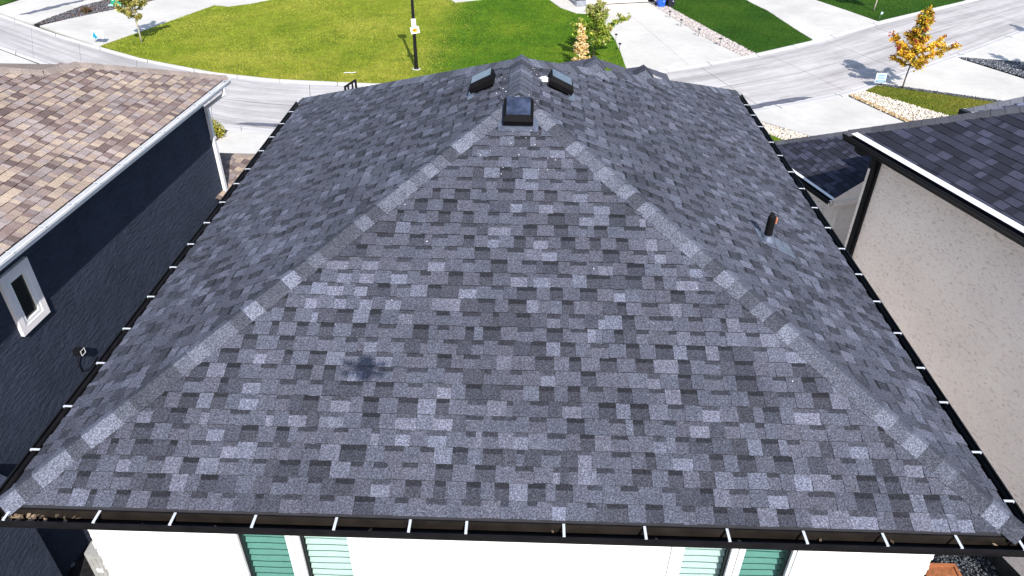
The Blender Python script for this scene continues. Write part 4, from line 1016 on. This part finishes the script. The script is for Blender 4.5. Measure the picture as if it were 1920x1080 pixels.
# signs on the lamp post: their plane faces the near street
def panel(name, label, c, w, h, X, Y, col, cat='sign'):
    root = thing(name, label, cat, tuple(c)); n = np.cross(X, Y)
    mb = MB(); mb.box(c, (w/2, h/2, .004), col, ax=(X, Y, n)); mb.build('panel', M['paint'], root); return root, n
X0 = unit(V(1, .05, 0)); 
s1c = pb+V(.02, -.10, 2.12); s1, n1 = panel('street_sign', 'upper blank-looking white sign on the lamp post with a small red mark', s1c, .20, .34, unit(V(1, .05, .06)), unit(V(-.06, 0, 1)), (.80, .80, .80))
text_mesh('S', .13, s1c+V(0, -.008, .0), (unit(V(1, .05, .06)), unit(V(-.06, 0, 1))), (.45, .12, .10), s1)
Xs = unit(V(1, .05, .17)); Ys = unit(V(-.17, 0, 1)); s2c = pb+V(.06, -.115, 1.80)
s2, n2 = panel('street_sign', 'lower white sign on the lamp post with orange NEW burst', s2c, .40, .29, Xs, Ys, (.82, .81, .76))
def flat(pts, col, parent, name, nrm, c, X, Y, off):
    mb = MB(); mb.face([c+X*a_+Y*b_+nrm*off for a_, b_ in pts], col); return mb.build(name, M['paint'], parent, fix=False)
nn = n2 if n2[1] < 0 else -n2
flat([((.145 if k % 2 == 0 else .105)*math.cos(k*math.pi/14), (.105 if k % 2 == 0 else .078)*math.sin(k*math.pi/14)) for k in range(28)], (.90, .62, .03), s2, 'burst', nn, s2c, Xs, Ys, .006)
flat([((.105 if k % 2 == 0 else .08)*math.cos(k*math.pi/14), (.072 if k % 2 == 0 else .055)*math.sin(k*math.pi/14)) for k in range(28)], (.88, .36, .02), s2, 'burst', nn, s2c, Xs, Ys, .009)
text_mesh('NEW', .095, s2c+nn*.012, (Xs, Ys), (.09, .01, .005), s2, bold=.003)
mb = MB()
for sx in (-1, 1):
    for dy in (-.07, 0, .07): mb.box(s2c+Xs*sx*.172+Ys*dy+nn*.006, (.016, .006, .001), (.03, .03, .03), ax=(Xs, Ys, nn))
for dx in (-.08, 0, .08):
    for sy_ in (-1, 1): mb.box(s2c+Xs*dx+Ys*sy_*.122+nn*.006, (.006, .010, .001), (.03, .03, .03), ax=(Xs, Ys, nn))
mb.build('rays', M['paint'], s2, fix=False)
# lawn signs
def lawn_sign(name, label, base, w, h, z, X, Y):
    B = np.array(base, float); root = thing(name, label, 'sign', base); n = np.cross(X, Y); n = n if n[1] < 0 else -n
    c = B+V(0, 0, z); mb = MB(); mb.box(c, (w/2, h/2, .006), (.82, .82, .84), ax=(X, Y, n)); mb.build('panel', M['paint'], root)
    for s_ in (-1, 1):
        mb = MB(); mb.tube([c+X*s_*w*.32-Y*h*.5+n*-.004, np.array([*(c+X*s_*w*.32)[:2], GZ-.05])], .006, 6); mb.build('stake', M['grey_metal'], root)
    return root, c, n
X, Y = unit(V(1, -.12, .03)), unit(V(-.10, .35, 1)); Y = unit(Y-X*(X @ Y))
sg, c, n = lawn_sign('lawn_sign', 'white lawn sign with teal triangle emblem at the driveway corner', (-21.55, 33.05, GZ), .62, .40, .42, X, Y)
flat([(-.28, -.16), (.04, -.155), (-.22, .12)], (.01, .20, .30), sg, 'emblem', n, c, X, Y, .010)
flat([(-.16, -.20), (-.03, -.19), (-.22, .10), (-.24, .06)], (.015, .07, .20), sg, 'emblem', n, c, X, Y, .009)
flat([(.0, -.185), (.03, -.165), (-.20, .17), (-.24, .17)], (.10, .12, .26), sg, 'emblem', n, c, X, Y, .008)
flat([(-.03, -.215), (.20, -.20), (.20, -.165), (-.01, -.18)], (.13, .10, .22), sg, 'emblem', n, c, X, Y, .011)
flat([(.20, -.20), (.28, -.19), (.28, -.15), (.20, -.165)], (.55, .22, .25), sg, 'emblem', n, c, X, Y, .011)
mb = MB()
for k in range(5): mb.box(c+X*(.03+k*.045)+Y*(.05+.01*(k % 2))+n*.009, (.012, .028, .001), (.22, .30, .50), ax=(X, Y, n))
for k in range(3): mb.box(c+X*(.05+k*.07)-Y*.06+n*.009, (.026, .010, .001), (.25, .40, .50), ax=(X, Y, n))
mb.build('lettering', M['paint'], sg, fix=False)
X, Y = unit(V(1, .28, -.10)), unit(V(.10, .25, 1)); Y = unit(Y-X*(X @ Y))
sg, c, n = lawn_sign('lawn_sign', 'pale blue lawn sign with dark bottom band beside the orange maple', (15.62, 28.62, GZ), .54, .42, .38, X, Y)
flat([(-.26, -.20), (.26, -.20), (.26, .20), (-.26, .20)], (.34, .50, .68), sg, 'sign_face', n, c, X, Y, .008)
flat([(-.25, -.19), (.25, -.19), (.25, -.105), (-.25, -.105)], (.02, .07, .12), sg, 'bottom_band', n, c, X, Y, .010)
mb = MB()
for k in range(8): mb.box(c+X*(-.13+k*.042)+Y*(.10+.006*(k % 3))+n*.010, (.014, .020+.008*(k % 3 == 0), .001), (.06, .12, .24), ax=(X, Y, n))
for k in range(7): mb.box(c+X*(-.16+k*.05)+Y*.005+n*.010, (.015, .024+.010*(k % 2), .001), (.06, .12, .24), ax=(X, Y, n))
for k in range(9): mb.box(c+X*(-.18+k*.045)-Y*.147+n*.012, (.014, .014, .001), (.6, .75, .85), ax=(X, Y, n))
mb.build('lettering', M['paint'], sg, fix=False)
# tiny marker flag on the corner lawn
fb = V(20.18, 40.41, GZ); fl = thing('marker_flag', 'tiny pale blue utility flag at the dark lawn corner', 'flag', tuple(fb))
mb = MB(); mb.tube([fb, fb+V(0, 0, .40)], .006, 5); mb.build('stem', M['grey_metal'], fl)
mb = MB(); mb.box(fb+V(.055, 0, .34), (.055, .004, .06), (.5, .72, .8)); mb.build('flag', M['paint'], fl)
# solar path lights
def path_light(loc, label):
    B = np.array(loc, float); r = thing('path_light', label, 'path light', loc, 0, 'solar path lights along the driveway')
    mb = MB(); mb.tube([B, B+V(0, 0, .30)], .012, 6); mb.build('stake', M['black_metal'], r)
    mb = MB(); mb.tube([B+V(0, 0, .28), B+V(0, 0, .36)], [.035, .05], 10); mb.build('lens', M['grey_metal'], r)
    mb = MB(); mb.tube([B+V(0, 0, .36), B+V(0, 0, .385), B+V(0, 0, .40)], [.085, .08, .03], 12); mb.build('cap', M['black_metal'], r); return r
LL = ['path light on the rocks nearest the blue bin', 'second path light from the bins on the white rocks', 'path light halfway down the white rock strip', 'path light on the rocks nearest the street', 'path light at the lawn edge beside the bushy tree', 'path light at the lawn edge nearest the street']
pos_ = [(8.02, 39.84, GZ), (8.38, 38.04, GZ), (9.02, 36.19, GZ), (9.78, 34.48, GZ), (4.52, 34.93, GZ), (4.55, 33.26, GZ)]
proto = path_light(pos_[0], LL[0])
for p_, l_ in zip(pos_[1:], LL[1:]):
    r = proto.copy(); COL.objects.link(r); r.location = p_; r['label'] = l_
    for ch in list(proto.children): q = ch.copy(); COL.objects.link(q); q.parent = r
# wheeled bins
def bin_(loc, label, col, rz):
    r = thing('wheeled_bin', label, 'bin', loc, 0, 'wheeled bins beside the garage'); B = np.array(loc, float)
    X, Y = V(math.cos(rz), math.sin(rz), 0), V(-math.sin(rz), math.cos(rz), 0)
    mb = MB(); lo = [B+X*a_*.19+Y*b_*.2+V(0, 0, .04) for a_, b_ in ((-1, -1), (1, -1), (1, 1), (-1, 1))]; hi = [B+X*a_*.235+Y*b_*.27+V(0, 0, .92) for a_, b_ in ((-1, -1), (1, -1), (1, 1), (-1, 1))]
    for i in range(4): mb.face([lo[i], lo[(i+1) % 4], hi[(i+1) % 4], hi[i]], col)
    mb.face(lo[::-1], col); mb.face(hi, col); mb.build('body', M['plastic'], r)
    mb = MB(); mb.box(B+V(0, 0, .95), (.25, .30, .03), col, ax=(X, Y, V(0, 0, 1))); mb.build('lid', M['plastic'], r)
    for s_ in (-1, 1):
        mb = MB(); mb.tube([B+X*s_*.20+Y*.20+V(0, 0, .11), B+X*s_*.25+Y*.20+V(0, 0, .11)], .11, 14); mb.build('wheel', M['rubber'], r)
    mb = MB(); mb.box(B-Y*.232+X*.09+V(0, 0, .36), (.045, .004, .014), (.6, .66, .75), ax=(X, Y, V(0, 0, 1))); mb.build('sticker', M['paint'], r)
bin_((7.88, 42.5, GZ), 'blue wheeled recycling bin at the side of the garage', (.012, .09, .55), .27)
bin_((8.45, 42.55, GZ), 'black wheeled rubbish bin beside the blue one', (.016, .018, .028), .27)
# green utility box on its pad
ub = thing('utility_box', 'green metal utility box on a pale pad in dark gravel', 'utility box', (-23.95, 41.0, GZ))
mb = MB(); mb.bx(-24.7, -23.2, 40.35, 41.75, GZ-.05, GZ+.07); mb.build('pad', m_plain('pale_pad', (.34, .55, .50), .7), ub)
mb = MB(); mb.bx(-24.55, -23.35, 40.5, 41.55, GZ+.07, GZ+.95); bx_ = mb.build('cabinet', m_plain('green_cabinet', (.015, .22, .13), .5), ub)
mb = MB(); mb.bx(-24.62, -23.28, 40.43, 41.62, GZ+.95, GZ+1.02); mb.build('lid', bpy.data.materials['green_cabinet'], ub)
mb = MB(); mb.bx(-24.45, -24.36, 40.485, 40.499, GZ+.30, GZ+.55); mb.build('warning_sticker', M['trim'], ub)
# white strip of plastic lying on the lawn
mb = MB(); q = V(-8.28, 28.96, GZ+.06)
for k in range(6): mb.box(q+V(.09*k, .018*k, .012*math.sin(k*1.4)), (.05, .022, .006))
tag(mb.build('plastic_strip', M['trim'], None, origin=(-8.0, 29.0, GZ+.06), fix=False), 'thin white plastic strip lying on the lawn near the kerb', 'strip')
# air conditioner in the left gap
ac = thing('air_conditioner', 'grey outdoor air conditioner with round fan grille in the dark gap', 'air conditioner', (-6.35, 3.55, GZ))
mb = MB(); x0, x1, y0, y1, z0, z1 = -6.74, -5.96, 3.17, 3.95, GZ+.08, GZ+.78
r_ = .06; ring = []
for (cx_, cy_, a0) in ((x1-r_, y1-r_, 0), (x0+r_, y1-r_, 90), (x0+r_, y0+r_, 180), (x1-r_, y0+r_, 270)):
    for k in range(4): t = math.radians(a0+k*30); ring.append((cx_+r_*math.cos(t), cy_+r_*math.sin(t)))
mb.prism(ring, z0, z1, bottom=True); mb.build('casing', m_plain('grey_casing', (.30, .30, .29), .5), ac)
mb = MB()
for k in range(9):
    xx = x0+.10+k*.075; mb.bx(xx, xx+.012, y0-.008, y0+.001, z0+.05, z1-.06); mb.bx(x0-.008, x0+.001, y0+.1+k*.07, y0+.112+k*.07, z0+.05, z1-.06)
mb.build('louvre', bpy.data.materials['grey_casing'], ac, kind='stuff', fix=False)
mb = MB(); cxx, cyy = -6.39, 3.54
mb.tube([(cxx, cyy, z1-.02), (cxx, cyy, z1+.012)], .295, 32); mb.build('fan_well', M['room'], ac)
mb = MB(); mb.prism([(x0+.02, y0+.02), (x1-.02, y0+.02), (x1-.02, y1-.02), (x0+.02, y1-.02)], z1+.0005, z1+.006); mb.build('top_plate', bpy.data.materials['grey_casing'], ac)
for rr in (.08, .13, .18, .23, .285):
    mb = MB(); mb.tube([(cxx+rr*math.cos(t), cyy+rr*math.sin(t), z1+.022) for t in np.linspace(0, 2*math.pi, 28)], .006, 5, cap=False); mb.build('grille_ring', M['grey_metal'], ac)
mb = MB(); mb.tube([(cxx, cyy, z1+.012), (cxx, cyy, z1+.034)], [.09, .07], 14); mb.build('fan_hub', M['trim'], ac)
mb = MB(); mb.bx(-6.62, -6.52, y0-.012, y0-.003, z0+.30, z0+.38); mb.build('rating_sticker', M['trim'], ac)
mb = MB(); mb.tube([(-6.60, 3.16, GZ+.15), (-6.72, 2.98, GZ+.05), (-7.0, 2.9, GZ+.03)], .022, 8); mb.build('refrigerant_pipe', M['pinkish_trim'], ac)
# grey slab standing in for a sunlit ground patch and the orange timber planter in the side yards
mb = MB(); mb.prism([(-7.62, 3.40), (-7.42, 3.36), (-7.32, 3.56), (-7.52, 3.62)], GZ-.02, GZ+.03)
tag(mb.build('sunlit_patch', M['grey_metal'], None, origin=(-7.47, 3.48, GZ)), 'small grey slab standing in for a sunlit patch on the dark ground by the navy wall', 'stone')
mbx = thing('planter_box', 'orange timber box on the gravel behind the white wall corner', 'planter', (7.04, 3.6, GZ))
for (xa, xb, ya_, yb) in ((6.75, 7.33, 3.35, 3.40), (6.75, 7.33, 3.80, 3.85), (6.75, 6.80, 3.40, 3.80), (7.28, 7.33, 3.40, 3.80)):
    mb = MB(); mb.bx(xa, xb, ya_, yb, GZ, GZ+.30); mb.build('board', m_plain('orange_cedar', (.26, .095, .04), .6, 0, .3, .35, 9) if 'orange_cedar' not in bpy.data.materials else bpy.data.materials['orange_cedar'], mbx)
mb = MB(); mb.bx(6.80, 7.28, 3.40, 3.80, GZ, GZ+.27); mb.build('top_board', bpy.data.materials['orange_cedar'], mbx)

# ------------------------------------------------------------------ the drone that casts its small shadow on the roof
db = CAM+V(0, -.125, .055)
dr = thing('drone', 'small grey quadcopter hovering above the rear gutter', 'drone', tuple(db))
mb = MB(); mb.box(db, (.055, .10, .06)); mb.build('body', M['grey_metal'], dr)
mb = MB(); mb.box(db+V(0, .045, -.045), (.022, .012, .018)); mb.build('camera_pod', M['black_metal'], dr)
for sx in (-1, 1):
    for yy, zz in ((.03, .012), (-.09, .0)):
        hub = db+V(sx*.17, yy, zz+.01)
        mb = MB(); mb.tube([db+V(sx*.03, yy*.6, zz), hub], [.024, .018], 8); arm = mb.build('arm', M['grey_metal'], dr)
        mb = MB(); mb.tube([hub+V(0, 0, -.02), hub+V(0, 0, .022)], .013, 10); mb.build('motor', M['black_metal'], arm)
        mb = MB(); mb.box(hub+V(0, 0, .026), (.06, .010, .002), ax=(unit(V(1, .12*sx, 0)), unit(V(-.12*sx, 1, 0)), V(0, 0, 1))); mb.build('rotor_blade', M['black_metal'], arm)
